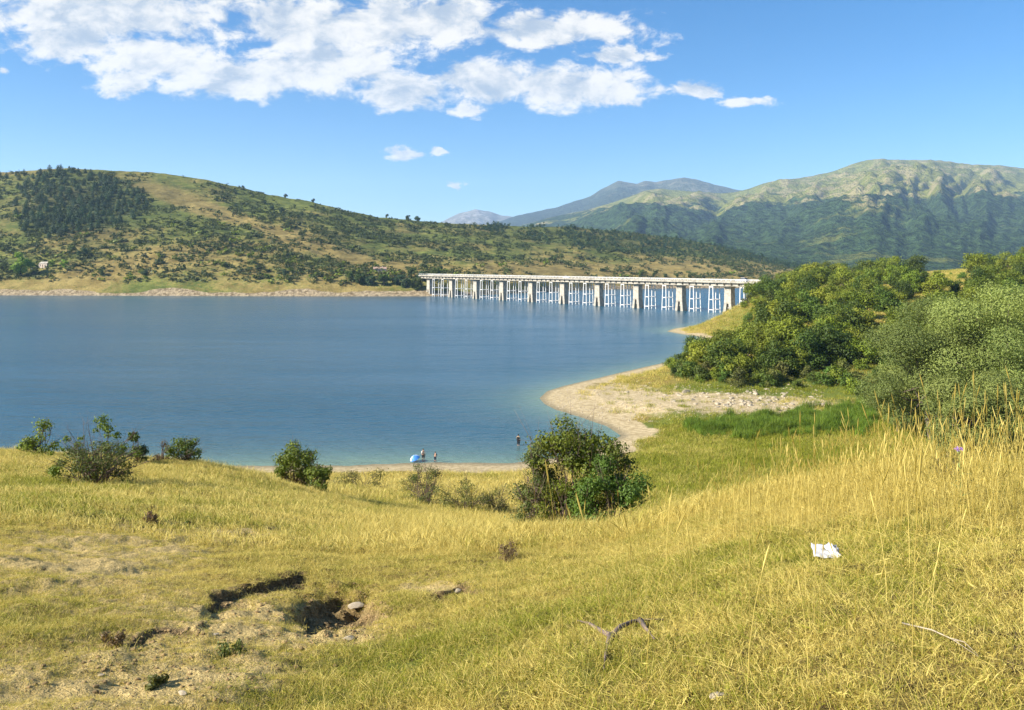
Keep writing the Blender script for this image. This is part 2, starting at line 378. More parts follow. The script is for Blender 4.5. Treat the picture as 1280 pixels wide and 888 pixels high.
def m_mountain(name, forest, grass, rock, hi):
    m, T = mat(name); P = T.n('ShaderNodeNewGeometry').outputs['Position']
    mk = T.n('ShaderNodeAttribute', attribute_name='mask'); rel, gul, _ = T.sep(mk.outputs['Vector'])
    n1 = T.noise(P, 0.0016, 7, 0.65); n2 = T.noise(P, 0.008, 6, 0.7); n3 = T.noise(P, 0.03, 4, 0.7)
    g = T.mix(T.ss(n2, 0.3, 0.7), rgb(*[v * 0.72 for v in grass]), rgb(*[v * 1.25 for v in grass]))
    g = T.mix(T.m('MULTIPLY', T.ss(T.m('ADD', n2, T.m('MULTIPLY', gul, 0.22)), 0.69, 0.78), 0.75), g, rgb(*rock))
    f = T.mix(T.ss(n3, 0.3, 0.7), rgb(*[v * 0.35 for v in forest]), rgb(*[v * 1.75 for v in forest]))
    f = T.mix(T.m('MULTIPLY', T.ss(T.m('ADD', T.m('MULTIPLY', n1, 0.6), T.m('MULTIPLY', n2, 0.4)), 0.555, 0.62), 0.7), f, rgb(*[v * 0.8 for v in grass]))
    k = T.m('ADD', rel, T.m('MULTIPLY', T.m('SUBTRACT', n1, 0.5), 0.85))
    k = T.m('ADD', k, T.m('MULTIPLY', T.m('SUBTRACT', n2, 0.5), 0.22))
    c = T.mix(T.ss(k, hi - 0.025, hi + 0.025), f, g)
    finish(T, c, 1.0, bump(T, T.m('ADD', n3, n2), 1.0, 60), 0.0)
m_mountain('mountain', (0.040, 0.068, 0.022), (0.225, 0.235, 0.05), (0.38, 0.31, 0.16), 0.43)
m_mountain('dark_mountain', (0.045, 0.06, 0.034), (0.10, 0.11, 0.06), (0.22, 0.19, 0.13), 0.85)
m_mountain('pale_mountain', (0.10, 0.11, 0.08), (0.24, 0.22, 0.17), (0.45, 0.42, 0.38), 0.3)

def m_water():
    m, T = mat('water'); P = T.n('ShaderNodeNewGeometry').outputs['Position']
    sh = attr(T, 'shallow')
    wind = T.noise(T.vm('MULTIPLY', P, (0.25, 1.0, 1.0)), 0.012, 4, 0.6)
    w1 = T.noise(T.vm('MULTIPLY', P, (0.6, 1.0, 1.0)), 0.55, 4, 0.6)
    w2 = T.noise(T.vm('MULTIPLY', P, (0.7, 1.0, 1.0)), 2.2, 3, 0.6)
    w3 = T.noise(T.vm('MULTIPLY', P, (0.4, 1.0, 1.0)), 0.12, 3, 0.6)
    h = T.m('ADD', T.m('MULTIPLY', w1, 0.55), T.m('ADD', T.m('MULTIPLY', w2, 0.14), T.m('MULTIPLY', w3, 1.1)))
    h = T.m('MULTIPLY', h, T.m('ADD', 0.55, T.m('MULTIPLY', T.ss(wind, 0.35, 0.65), 0.8)))
    bp = T.n('ShaderNodeBump'); bp.inputs['Strength'].default_value = 1.0; bp.inputs['Distance'].default_value = 0.6
    T.l(h, bp.inputs['Height'])
    c = T.mix(sh, rgb(0.016, 0.078, 0.125), rgb(0.15, 0.23, 0.16))
    b = finish(T, c, 0.22, bp.outputs[0], 0.5); b.inputs['IOR'].default_value = 1.33
m_water()

def m_leaf(name, dark, lite, trans=0.24, sat_tint=None):
    m, T = mat(name)
    r = attr(T, 'rnd'); oi = T.n('ShaderNodeObjectInfo').outputs['Random']
    c = T.mix(r, rgb(*dark), rgb(*lite))
    hsv = T.n('ShaderNodeHueSaturation'); T.l(c, hsv.inputs['Color'])
    T.l(T.m('ADD', 0.478, T.m('MULTIPLY', oi, 0.024)), hsv.inputs['Hue'])
    oi2 = T.m('FRACT', T.m('MULTIPLY', oi, 7.31))
    T.l(T.m('ADD', 0.72, T.m('MULTIPLY', oi2, 0.56)), hsv.inputs['Value'])
    c = hsv.outputs[0]
    b = T.n('ShaderNodeBsdfPrincipled'); T.l(c, b.inputs['Base Color']); b.inputs['Roughness'].default_value = 0.55
    b.inputs['Specular IOR Level'].default_value = 0.25
    tr = T.n('ShaderNodeBsdfTranslucent')
    T.l(T.mix(1.0, c, rgb(1.25, 1.2, 0.55), 'MULTIPLY'), tr.inputs[0])
    mx = T.n('ShaderNodeMixShader'); mx.inputs[0].default_value = trans
    T.l(b.outputs[0], mx.inputs[1]); T.l(tr.outputs[0], mx.inputs[2])
    o = T.n('ShaderNodeOutputMaterial'); T.l(mx.outputs[0], o.inputs[0])
m_leaf('leaf_green', (0.055, 0.10, 0.008), (0.19, 0.245, 0.022))
m_leaf('leaf_dark', (0.03, 0.062, 0.008), (0.105, 0.155, 0.020))
m_leaf('leaf_leafy', (0.075, 0.115, 0.010), (0.235, 0.275, 0.026))
m_leaf('leaf_olive', (0.065, 0.08, 0.018), (0.19, 0.20, 0.045))
m_leaf('leaf_willow', (0.10, 0.145, 0.035), (0.27, 0.32, 0.085), 0.3)
m_leaf('leaf_bright', (0.04, 0.10, 0.012), (0.13, 0.23, 0.03))
m_leaf('leaf_pine', (0.02, 0.052, 0.02), (0.06, 0.11, 0.036), 0.2)
m_leaf('leaf_shrub', (0.04, 0.065, 0.014), (0.115, 0.145, 0.035), 0.25)
m_leaf('leaf_dry', (0.10, 0.07, 0.035), (0.27, 0.20, 0.08))
m_leaf('leaf_dark_fleck', (0.03, 0.022, 0.012), (0.12, 0.085, 0.04))  # near-black brown, turf shadow put into the tuft colour
m_leaf('leaf_poplar', (0.16, 0.30, 0.02), (0.34, 0.48, 0.05))
m_leaf('reed', (0.045, 0.105, 0.008), (0.17, 0.265, 0.025))

def m_grass(name, straw0, straw1, green0, green1):
    m, T = mat(name)
    r = attr(T, 'rnd'); hgt = attr(T, 'hgt'); ti = attr(T, 'tint', 'INSTANCER')
    k = T.ss(T.m('ADD', ti, T.m('MULTIPLY', T.m('SUBTRACT', r, 0.5), 0.75)), 0.3, 0.7)
    r2 = T.m('FRACT', T.m('MULTIPLY', r, 13.7))
    s = T.mix(r2, rgb(*straw0), rgb(*straw1)); g = T.mix(r2, rgb(*green0), rgb(*green1))
    c = T.mix(k, s, g)
    b = T.n('ShaderNodeBsdfPrincipled'); T.l(c, b.inputs['Base Color']); b.inputs['Roughness'].default_value = 0.6
    b.inputs['Specular IOR Level'].default_value = 0.2
    tr = T.n('ShaderNodeBsdfTranslucent'); T.l(c, tr.inputs[0])
    mx = T.n('ShaderNodeMixShader'); mx.inputs[0].default_value = 0.4
    T.l(b.outputs[0], mx.inputs[1]); T.l(tr.outputs[0], mx.inputs[2])
    o = T.n('ShaderNodeOutputMaterial'); T.l(mx.outputs[0], o.inputs[0])
m_grass('grass', (0.40, 0.305, 0.055), (0.86, 0.72, 0.235), (0.10, 0.125, 0.010), (0.40, 0.41, 0.04))

m_plain('bark', (0.13, 0.10, 0.075), 0.9, 0.35, 4)
m_plain('twig', (0.15, 0.105, 0.08), 0.9, 0.35, 20)
m_plain('dead_wood', (0.17, 0.125, 0.10), 0.85, 0.3, 30)
m_plain('concrete', (0.35, 0.32, 0.26), 0.85, 0.32, 0.5)
m_plain('white_steel', (0.74, 0.73, 0.70), 0.5, 0.08, 0.5)
m_plain('asphalt', (0.10, 0.10, 0.10), 0.9, 0.2, 0.6)
m_plain('pale_road', (0.62, 0.58, 0.50), 0.9, 0.12, 0.3)
m_plain('car_paint', (0.78, 0.79, 0.80), 0.3, 0.03, 1.0, 0.5)
m_plain('car_glass', (0.03, 0.035, 0.04), 0.1, 0.1, 1.0, 0.6)
m_plain('tyre', (0.03, 0.03, 0.03), 0.85, 0.1)
m_plain('stone', (0.33, 0.28, 0.20), 0.9, 0.3, 2.0)
m_plain('soil', (0.25, 0.17, 0.075), 0.95, 0.5, 9)
m_plain('pale_stone', (0.39, 0.325, 0.225), 0.9, 0.2, 14)
m_plain('plaster', (0.55, 0.46, 0.38), 0.9, 0.12, 0.6)
m_plain('roof_tile', (0.36, 0.24, 0.18), 0.9, 0.2, 1.5)
m_plain('window_glass', (0.05, 0.06, 0.07), 0.2, 0.1)
m_plain('door_wood', (0.14, 0.09, 0.06), 0.7, 0.2, 3)
m_plain('tissue', (0.50, 0.50, 0.51), 0.9, 0.03, 20)
m_plain('umbrella_blue', (0.05, 0.22, 0.62), 0.6, 0.06, 2)
m_plain('umbrella_pale', (0.55, 0.68, 0.80), 0.6, 0.06, 2)
m_plain('skin', (0.50, 0.30, 0.20), 0.6, 0.08, 5)
m_plain('shirt_white', (0.72, 0.70, 0.66), 0.9, 0.06, 5)
m_plain('cloth_black', (0.02, 0.022, 0.025), 0.9, 0.15, 5)
m_plain('cloth_navy', (0.018, 0.025, 0.05), 0.9, 0.15, 5)
m_plain('cloth_tan', (0.30, 0.24, 0.14), 0.9, 0.15, 5)
m_plain('hair', (0.025, 0.018, 0.012), 0.7, 0.2, 20)
m_plain('thistle', (0.42, 0.24, 0.62), 0.8, 0.25, 60)
m_plain('stem_green', (0.22, 0.26, 0.07), 0.8, 0.25, 30)

# ------------------------------------------------------------------ the ground sheet
def bare_px(px, py):
    """how bare the soil is, by where it lies on the slope"""
    b = (0.9 * blob(px, py, 30, 866, 180, 48) + 0.85 * blob(px, py, 240, 850, 140, 48) + 0.95 * blob(px, py, 335, 775, 110, 34)
         + 0.8 * blob(px, py, 545, 728, 60, 16) + 0.55 * blob(px, py, 110, 700, 130, 26) + 0.7 * blob(px, py, 430, 775, 70, 30)
         + 0.55 * blob(px, py, 90, 735, 230, 70) + 0.4 * blob(px, py, 200, 670, 200, 22) + 0.4 * blob(px, py, 330, 668, 70, 10) + 0.5 * blob(px, py, 790, 795, 40, 12))
    return np.clip(b, 0, 1)
def hole_px(px, py, x, y):
    jx = px + 10 * gnoise(x * 3, y * 3); jy = py + 8 * gnoise(x * 4 + 9, y * 4)
    r = ((jx - 420) / 58) ** 2 + ((jy - 762) / 28) ** 2
    h = 0.75 * (1 - sstep(0.6, 1.15, r))
    for pts, w in (([(255, 747), (300, 733), (345, 722), (388, 714)], 11), ([(160, 797), (185, 781), (240, 779)], 7), ([(540, 745), (570, 728), (600, 735)], 5), ([(600, 700), (620, 690), (650, 694)], 4)):
        t = jy - np.interp(jx, [p[0] for p in pts], [p[1] for p in pts]); inx = (jx > pts[0][0]) & (jx < pts[-1][0])
        h = np.maximum(h, np.where(inx, 0.9 * sstep(-4, 1, t) * (1 - sstep(w * 0.6, w * 1.6, t)), 0))
    return np.where(y < 22, h, 0)
def green_px(px, py, x, y):
    g = 0.31 + 0.58 * fbm(x * 0.35, y * 0.35, 4, 0.6) - 0.06 * (1 - sstep(300, 600, px))
    g = g + 0.25 * blob(px, py, 90, 640, 170, 26) + 0.5 * blob(px, py, 300, 855, 34, 36) + 0.24 * blob(px, py, 700, 830, 330, 75)
    g = g + 0.4 * blob(px, py, 40, 606, 90, 10) - 0.3 * blob(px, py, 560, 668, 150, 22) - 0.25 * blob(px, py, 220, 715, 120, 30)
    g = g - 0.22 * blob(px, py, 1060, 620, 200, 40) + 0.14 * blob(px, py, 1150, 780, 250, 60) + 0.15 * blob(px, py, 470, 637, 60, 8)
    mid = sstep(45, 75, y)
    lush = np.clip(0.1 + 0.68 * sstep(700, 830, px) + 0.8 * fbm(x * 0.07, y * 0.07, 4, 0.6), 0, 1)
    g = g * (1 - mid) + mid * lush
    deep = sstep(150, 175, y)
    g = g * (1 - deep) + deep * (0.36 + 0.5 * fbm(x * 0.03, y * 0.03, 3))
    return np.clip(g, 0, 1)
def build_ground():
    us = np.concatenate([np.linspace(-1.6, -0.72, 24, endpoint=False), np.linspace(-0.72, 0.74, 560), np.linspace(0.76, 1.7, 24)])
    ds = np.concatenate([np.linspace(1.2, 4.2, 14, endpoint=False), np.arange(4.2, 13, 0.036), np.exp(np.linspace(math.log(13.02), math.log(45), 190)),
                         np.exp(np.linspace(math.log(45.3), math.log(460), 230)), [500, 560, 640, 760, 1000, 1500, 2500, 4500, 8000, 12500]])
    X = us[None, :] * ds[:, None]; Y = np.broadcast_to(ds[:, None], X.shape).copy()
    z, px, py, sd = ground(X.ravel(), Y.ravel()); z = z.reshape(X.shape)
    px = CX + FPX * X / Y
    far = sstep(640, 1200, Y); z = z * (1 - far) + far * np.where(z > 0, 6.0, -6.0)
    # behind and beside the camera: the slope goes on uphill
    bx = [np.stack([us / 1.7 * w, np.full(us.size, yy), np.full(us.size, zz)], 1) for w, yy, zz in ((140, -120, 36), (60, -25, 28.5), (14, -5, 25.2), (4.5, -0.8, 24.45))]
    V = np.concatenate(bx + [np.stack([X.ravel(), Y.ravel(), z.ravel()], 1)])
    nr = len(ds) + 4; nc = us.size
    x, y = V[:, 0], V[:, 1]
    zz, px, py, sd = ground(x, y)
    steep = np.zeros(len(V))
    bare = bare_px(px, py) * (y < 25) * (y > 1)
    hole = hole_px(px, py, x, y)
    gr = green_px(px, py, x, y)
    sand = (1 - sstep(0.25, 0.75, V[:, 2] + 0.35 * fbm(x * 0.12, y * 0.12, 3))) * (y > 60)
    stony = blob(px, py, 930, 503, 130, 15) + 0.9 * blob(px, py, 760, 497, 90, 22) + 0.8 * blob(px, py, 870, 410, 50, 9)
    sand = np.clip(np.maximum(sand, (y > 100) * stony), 0, 1)
    gr = gr * (1 - 0.55 * (y > 165) * blob(px, py, 1110, 440, 50, 60))
    wet = (1 - sstep(0.02, 0.16, np.abs(V[:, 2]))) * (y > 60) * 0.6
    me = mesh_np('ground', V, grid_faces(nr, nc), attrs={'mask': np.stack([bare, gr, sand], 1), 'mask2': np.stack([hole, sstep(40, 80, y), wet], 1)}, mats=[M['ground']], smooth=True)
    tag(obj('ground', me), 'dry grassy slope falling to the lake and its wooded promontory', 'ground', kind='structure')
build_ground()

# ------------------------------------------------------------------ the lake
def build_water():
    us = np.linspace(-1.6, 1.2, 260); ds = np.concatenate([np.exp(np.linspace(math.log(70), math.log(400), 240)), np.exp(np.linspace(math.log(404), math.log(1700), 60))])
    X = us[None, :] * ds[:, None]; Y = np.broadcast_to(ds[:, None], X.shape)
    V = np.stack([X.ravel(), Y.ravel(), np.zeros(X.size)], 1)
    sd = shore_sd(V[:, 0], V[:, 1])
    sh = np.exp(np.minimum(sd, 0) / 7.0) * (1 - 0.0) 
    me = mesh_np('water', V, grid_faces(ds.size, us.size), attrs={'shallow': sh * 0.9}, mats=[M['water']], smooth=True)
    tag(obj('water', me), 'rippled blue lake between the slope and the far hills', 'lake', kind='structure')
build_water()

# ------------------------------------------------------------------ far hills
def uu(px): return (px - CX) / FPX
HR = [(-600,255),(-200,225),(0,216),(40,213),(75,210),(140,213),(200,216),(250,223),(300,234),(340,244),(390,252),(430,263),(470,271),(520,276),(560,279),(650,283),(720,284),(780,290),(850,298),(900,308),(940,318),(970,327),(1010,333),(1100,338)]
HF = [(-600,640),(0,660),(400,640),(540,642),(590,655),(640,700),(740,800),(840,850),(1100,900)]
HD = [(-600,1150),(0,1150),(430,1120),(560,1200),(800,1380),(1100,1500)]
def hill(px, t):
    d0 = np.interp(px, *zip(*HF)); d1 = np.interp(px, *zip(*HD)); yr = np.interp(px, *zip(*HR))
    d = d0 + (d1 - d0) * t; x = uu(px) * d
    zr = EYE + (HY - yr) / FPX * d1
    tt = np.clip(t, 0, 1)
    dist = (d1 - d0) * t
    bank = np.minimum(dist * 0.32, 5.5) + np.where(dist > 17, np.minimum((dist - 17) * 0.05, 1.5), 0)
    s = tt ** 0.92 * (1 - 0.12 * np.sin(tt * math.pi))
    z = bank + (zr - 7) * s
    z = z + (fbm(x * 0.006, d * 0.006, 4) * 14 + fbm(x * 0.03, d * 0.03, 3) * 3.2) * np.sin(np.clip(t, 0, 1) * math.pi) ** 0.8 * np.clip(zr / 120, 0.25, 1)
    z = z + fbm(x * 0.05, d * 0.05, 3) * 1.6 * sstep(0.01, 0.08, t)
    z = np.where(t > 1, z - (t - 1) * (d1 - d0) * 0.35, z)
    z = np.where(t < 0, dist * 0.15, z)
    return x, d, z
def build_hill():
    px = np.linspace(-600, 1100, 620); t = np.concatenate([[-0.05, -0.02], np.linspace(0, 0.1, 40, endpoint=False), np.linspace(0.1, 1.02, 210), [1.06, 1.15, 1.4, 1.8]])
    PX, TT = np.meshgrid(px, t); x, y, z = hill(PX.ravel(), TT.ravel())
    PXr, Tr = PX.ravel(), TT.ravel(); py = HY - FPX * (z - EYE) / y
    bank = 1 - sstep(1.5, 6.0, z + 5.0 * fbm(x * 0.02, y * 0.02, 4))
    dark = 0.85 * blob(PXr, py, 110, 255, 95, 42) + 0.5 * blob(PXr, py, 800, 300, 200, 16)
    streak = np.exp(-((py - np.interp(PXr, [150, 330, 480, 560], [225, 285, 335, 345])) / 9) ** 2) * sstep(140, 200, PXr) * (1 - sstep(500, 560, PXr))
    ochre = np.clip(0.3 * (1 - sstep(8, 40, z)) + 1.1 * streak + 0.9 * sstep(560, 640, PXr) * blob(PXr, py, 780, 342, 260, 18) + 0.5 * blob(PXr, py, 220, 320, 200, 30), 0, 1.2)
    me = mesh_np('hill', np.stack([x, y, z], 1), grid_faces(t.size, px.size), attrs={'mask': np.stack([bank, np.clip(dark, 0, 1), ochre], 1)}, mats=[M['hill']], smooth=True)
    tag(obj('hill', me), 'shrubby ochre and green hillside along the far shore', 'hill', kind='structure')
build_hill()
def hill_at(px, py):
    """ground point of the far hill seen at photo pixel"""
    t = np.linspace(0.0, 1.0, 700); x, y, z = hill(np.full(t.size, float(px)), t)
    v = HY - FPX * (z - EYE) / y
    k = int(np.argmax(v <= py)) if (v <= py).any() else t.size - 1
    return Vector((x[k], y[k], z[k]))

def build_mountain(name, ridge, d0, d1, z0, mname, label, gully, relief, power, ncol=520, nrow=190, pxr=None):
    xs, ys = zip(*ridge); px = np.linspace(xs[0], xs[-1], ncol); t = np.concatenate([np.linspace(0, 1, nrow), [1.05, 1.2, 1.5]])
    PX, TT = np.meshgrid(px, t); PX = PX.ravel(); TT = TT.ravel()
    yr = np.interp(PX, xs, ys); zr = EYE + (HY - yr) / FPX * d1 + gnoise(PX * 0.09, PX * 0) * d1 * 0.0006
    tc = np.clip(TT, 0, 1); d = d0 + (d1 - d0) * TT; x = uu(PX) * d
    z = z0 + (zr - z0) * tc ** power
    side = PX * 0.01
    gl = ridged(side * gully + 0.4 * fbm(side * 0.6, tc * 2.2, 3), tc * 1.5, 5, 0.55) - 0.62
    z = z + gl * relief * zr * np.sin(tc * math.pi) ** 0.7 * (0.35 + 0.65 * tc)
    z = z + fbm(x * 0.002, d * 0.002, 5, 0.55) * zr * 0.14 * np.sin(tc * math.pi)
    z = np.where(TT > 1, z - (TT - 1) * (d1 - d0) * 0.3, z)
    rel = np.clip((z - z0) / (800.0), 0, 1.2)
    me = mesh_np(name, np.stack([x, d, z], 1), grid_faces(t.size, ncol), attrs={'mask': np.stack([rel, np.clip(gl * 3 + 0.5, 0, 1), tc], 1)}, mats=[M[mname]], smooth=True)
    tag(obj(name, me), label, 'mountain', kind='structure')
build_mountain('mountain', [(480,318),(560,300),(640,285),(697,270),(737,262),(770,252),(809,238),(825,236),(868,240),(905,242),(927,239),(959,228),(977,225),(1001,223),(1040,215),(1066,205),(1084,200),(1114,200),(1146,201),(1176,201),(1197,205),(1227,207),(1250,207),(1280,211),(1400,222),(1600,240),(1900,262)],
               1700, 6000, 8, 'mountain', 'long grassy mountain with bare summit ridge above dark forested slopes', 1.05, 0.42, 1.25)
build_mountain('mountain_ridge', [(560,300),(600,285),(645,270),(697,259),(717,252),(737,246),(753,236),(773,226),(796,230),(807,226),(819,228),(835,225),(855,222),(868,224),(894,231),(924,238),(960,246),(1050,258),(1200,275)],
               5500, 9000, 100, 'dark_mountain', 'dark blue twin-topped ridge behind the grassy mountain', 0.9, 0.2, 1.0, 300, 90)
build_mountain('mountain_dome', [(430,300),(500,289),(553,277),(573,267),(594,262),(610,264),(625,269),(648,272),(700,280),(800,295)],
               8500, 11500, 200, 'pale_mountain', 'small pale domed mountain farthest away behind the lake', 1.0, 0.12, 0.9, 220, 70)

# ------------------------------------------------------------------ haze
def build_haze():
    mb = MB(); mb.box((0, 6200, 700), (13000, 7400, 722))
    m, T = mat('haze')
    v = T.n('ShaderNodeVolumePrincipled'); v.inputs['Color'].default_value = rgb(0.46, 0.68, 1.0)
    v.inputs['Density'].default_value = HAZE; v.inputs['Anisotropy'].default_value = 0.0
    o = T.n('ShaderNodeOutputMaterial'); T.l(v.outputs[0], o.inputs['Volume'])
    tag(mb.build('haze', m), 'thin blue summer haze over the valley', 'haze', kind='stuff')
HAZE = 6e-5
build_haze()

# ------------------------------------------------------------------ foliage builders
def leaf_arrays(C, N, size, seed, elong=1.8, jitter=0.55):
    """one small folded leaf face per centre C, roughly facing N"""
    r = np.random.default_rng(seed); n = len(C)
    nn = N + jitter * r.normal(size=(n, 3)); nn /= np.linalg.norm(nn, axis=1, keepdims=True) + 1e-9
    a = np.cross(nn, r.normal(size=(n, 3))); a /= np.linalg.norm(a, axis=1, keepdims=True) + 1e-9
    b = np.cross(nn, a); L = size * r.uniform(0.6, 1.35, (n, 1)); Wd = L / elong
    V = np.stack([C - a * L * 0.5, C + b * Wd * 0.5 - a * L * 0.05 + nn * L * 0.08, C + a * L * 0.5, C - b * Wd * 0.5 + nn * L * 0.08], 1).reshape(-1, 3)
    Q = np.arange(n * 4).reshape(n, 4); return V, Q, np.repeat(r.uniform(0, 1, n), 4)
def clump_leaves(clumps, per, seed, shell=0.55):
    """leaf centres in the shells of a set of clumps (centre, radii)"""
    r = np.random.default_rng(seed); Cs = []; Ns = []; tag_ = []
    tot = sum(c[1][0] * c[1][1] for c in clumps)
    for c, rad in clumps:
        k = max(6, int(per * rad[0] * rad[1] / tot))
        v = r.normal(size=(k, 3)); v /= np.linalg.norm(v, axis=1, keepdims=True)
        rr = shell + (1 - shell) * r.uniform(0, 1, (k, 1)) ** 0.7
        rr = rr * (1 + 0.22 * r.normal(size=(k, 1)))
        Cs.append(np.asarray(c) + v * rr * np.asarray(rad)); Ns.append(v + np.array([0, 0, 0.35])); tag_.append(np.full(k, r.uniform(0, 1)))
    return np.concatenate(Cs), np.concatenate(Ns), np.concatenate(tag_)
def crown_clumps(h0, h1, R, n, seed, rc=(0.28, 0.42), shape='round'):
    r = np.random.default_rng(seed); out = []; H = h1 - h0
    while len(out) < n:
        p = r.uniform(-1, 1, 3); q = np.linalg.norm(p)
        if q > 1 or q < 0.35: continue
        zz = h0 + H * (abs(p[2]) if shape == 'dome' else p[2] * 0.5 + 0.5); f = 1.0
        if shape == 'cone': f = 1.15 - 0.8 * (p[2] * 0.5 + 0.5)
        c = (p[0] * R * 0.8 * f, p[1] * R * 0.8 * f, zz); s = R * r.uniform(*rc)
        out.append((c, (s * r.uniform(0.9, 1.25), s * r.uniform(0.9, 1.25), s * r.uniform(0.65, 0.95))))
    return out
def crown_mesh(name, clumps, nleaf, size, m, seed, elong=1.8, shell=0.5):
    C, N, tg = clump_leaves(clumps, nleaf, seed, shell)
    V, Q, rn = leaf_arrays(C, N, size, seed + 1, elong)
    rn = np.clip(0.55 * rn + 0.45 * np.repeat(tg, 4), 0, 1)
    return mesh_np(name, V, Q, attrs={'rnd': rn}, mats=[M[m]])
def limb_mesh(name, h, targets, r0, m, seed, bend=0.12):
    rr = random.Random(seed); mb = MB(); zs = h
    top = Vector((rr.uniform(-bend, bend) * h, rr.uniform(-bend, bend) * h, h))
    mb.tube([(0, 0, -0.4), (0, 0, 0.0), top * 0.5 + Vector((rr.uniform(-.05, .05) * h, 0, 0)), top], [r0 * 1.25, r0, r0 * 0.7, r0 * 0.45], 7)
    for t in targets:
        t = Vector(t); a = top * rr.uniform(0.45, 1.0); k = (a + t) * 0.5 + Vector((0, 0, -0.08 * h))
        mb.tube([a, k, t], [r0 * 0.4, r0 * 0.25, r0 * 0.08], 5)
    return mb.mesh(name, M[m], True)

def tree_kind(seed, h, R, m, nleaf, size, base=0.12, nclump=16, shape='round', elong=1.7, trunk=0.03, rc=(0.28, 0.42)):
    cl = crown_clumps(h * base, h * 0.97, R, nclump, seed, rc, shape)
    return (crown_mesh('crown', cl, nleaf, size, m, seed, elong), limb_mesh('trunk', h * 0.5, [c for c, _ in cl[:9]], h * trunk, 'bark', seed))
def put_tree(kind, name, loc, rz, s, label, group, cat='tree', sz=None):
    t = thing(name, label, cat, loc, rz, group, (s, s, sz or s))
    obj('crown', kind[0], t); obj('trunk', kind[1], t); return t

# ------------------------------------------------------------------ trees on the promontory
GREENS = [tree_kind(10 + k, 7.0, 3.6, ('leaf_green', 'leaf_leafy', 'leaf_dark', 'leaf_leafy')[k % 4], 3800, 0.44, 0.03, 16, 'dome' if k % 2 else 'round', rc=(0.3, 0.46)) for k in range(8)]
def hill_row(px, d): 
    x = uu(px) * d; return (x, d, gz(x, d) - 0.3)
BIG = [  # column, distance, scale, kind, label  (the trees one can pick out)
 (870,182,0.8,2,'dark green tree at the water-side tip of the thicket'),
 (905,178,0.95,0,'broad green tree at the front of the thicket above the boulders'),
 (940,186,1.15,1,'large rounded green tree in the front row of the thicket'),
 (990,196,1.35,2,'dense dark green tree in the middle of the promontory'),
 (1035,200,1.25,6,'dark green tree beside the ochre gap in the thicket'),
 (1062,176,1.15,5,'tall green tree at the right front edge above the reeds'),
 (962,300,1.35,6,'dark tree standing beside the near end of the viaduct'),
 (943,310,1.15,0,'light green tree nearest the white car on the viaduct'),
 (1017,268,1.35,2,'tall dark tree left of the yellow clearing on the hill'),
 (1143,380,1.5,2,'dark round tree on the skyline above the ochre field'),
 (1120,375,1.2,6,'lower dark tree on the skyline left of the round one'),
]
_trees = []
for px, d, s, k, lab in BIG:
    p = hill_row(px, d); put_tree(GREENS[k], 'broadleaf_tree', p, random.uniform(0, 6.28), s, lab, 'trees on the wooded promontory'); _trees.append((p[0], p[1], 3.6 * s))
def scatter_trees():
    r = random.Random(5); tries = 0; n = 0
    while n < 255 and tries < 16000:
        tries += 1
        d = math.exp(r.uniform(math.log(157), math.log(430))); px = r.uniform(850, 1330)
        x = uu(px) * d; z, ppx, ppy, sd = ground(np.array([x]), np.array([d])); z = float(z[0]); sd = float(sd[0])
        if sd < 8 or z < 3.2: continue
        py = HY - FPX * (z - EYE) / d
        if 1080 < px < 1112 and 405 < py < 480: continue         # ochre gap
        if 1135 < px < 1215 and 335 < py < 364: continue                              # ochre field and road
        if px < np.interp(py, [345, 380, 400, 420, 450, 480], [950, 945, 935, 905, 872, 862]): continue
        if py > 476 and px < 1050: continue
        s = r.uniform(0.75, 1.45) * (1.0 if d < 330 else 1.15)
        if px - 3600 * s / d < 912: s = min(s, max((py - 412) * d / 7000, 0.35))
        if any((x - a) ** 2 + (d - b) ** 2 < (0.44 * (3.6 * s + c)) ** 2 for a, b, c in _trees): continue
        k = r.randrange(8); kd = ('green', 'yellow green', 'dark green', 'yellow green')[k % 4]
        if px > 1130 and d > 280: where = 'in the wood on the hilltop behind the willows'
        elif px > 1130: where = 'in the wood behind the silvery willows'
        elif d > 290: where = 'at the back of the promontory near the viaduct end'
        elif d > 215: where = 'halfway up the wooded promontory'
        else: where = 'in the front rows of the promontory thicket'
        put_tree(GREENS[k], 'broadleaf_tree', (x, d, z - 0.3), r.uniform(0, 6.28), s, 'rounded %s tree %s' % (kd, where), 'trees on the wooded promontory')
        _trees.append((x, d, 3.6 * s)); n += 1
scatter_trees()

# low bushes under and before the thicket
BUSH = [tree_kind(40 + k, 2.4, 1.9, ('leaf_green', 'leaf_olive', 'leaf_dark', 'leaf_bright')[k], 1700, 0.28, 0.0, 12, 'dome', trunk=0.02) for k in range(4)]
def scatter_bushes():
    r = random.Random(9); n = 0; tries = 0
    while n < 170 and tries < 9000:
        tries += 1
        d = math.exp(r.uniform(math.log(146), math.log(400))); px = r.uniform(800, 1300); x = uu(px) * d
        z, _, _, sd = ground(np.array([x]), np.array([d])); z = float(z[0]); sd = float(sd[0])
        if sd < 7 or z < 2.4: continue
        py = HY - FPX * (z - EYE) / d
        if py > 486 and px > 820: continue
        if px < np.interp(py, [345, 380, 400, 420, 450, 480], [945, 935, 915, 885, 855, 830]): continue
        if any((x - a) ** 2 + (d - b) ** 2 < (0.5 * c) ** 2 for a, b, c in _trees): continue
        k = r.randrange(4); kd = ('green', 'olive', 'dark green', 'bright green')[k]
        where = 'at the foot of the promontory trees' if d < 200 else 'between the trees of the promontory slope' if d < 300 else 'on the grassy hilltop behind the thicket'
        put_tree(BUSH[k], 'bush', (x, d, z - 0.15), r.uniform(0, 6.28), r.uniform(0.6, 1.5), 'low %s bush %s' % (kd, where), 'bushes under the promontory trees', 'bush'); n += 1
scatter_bushes()

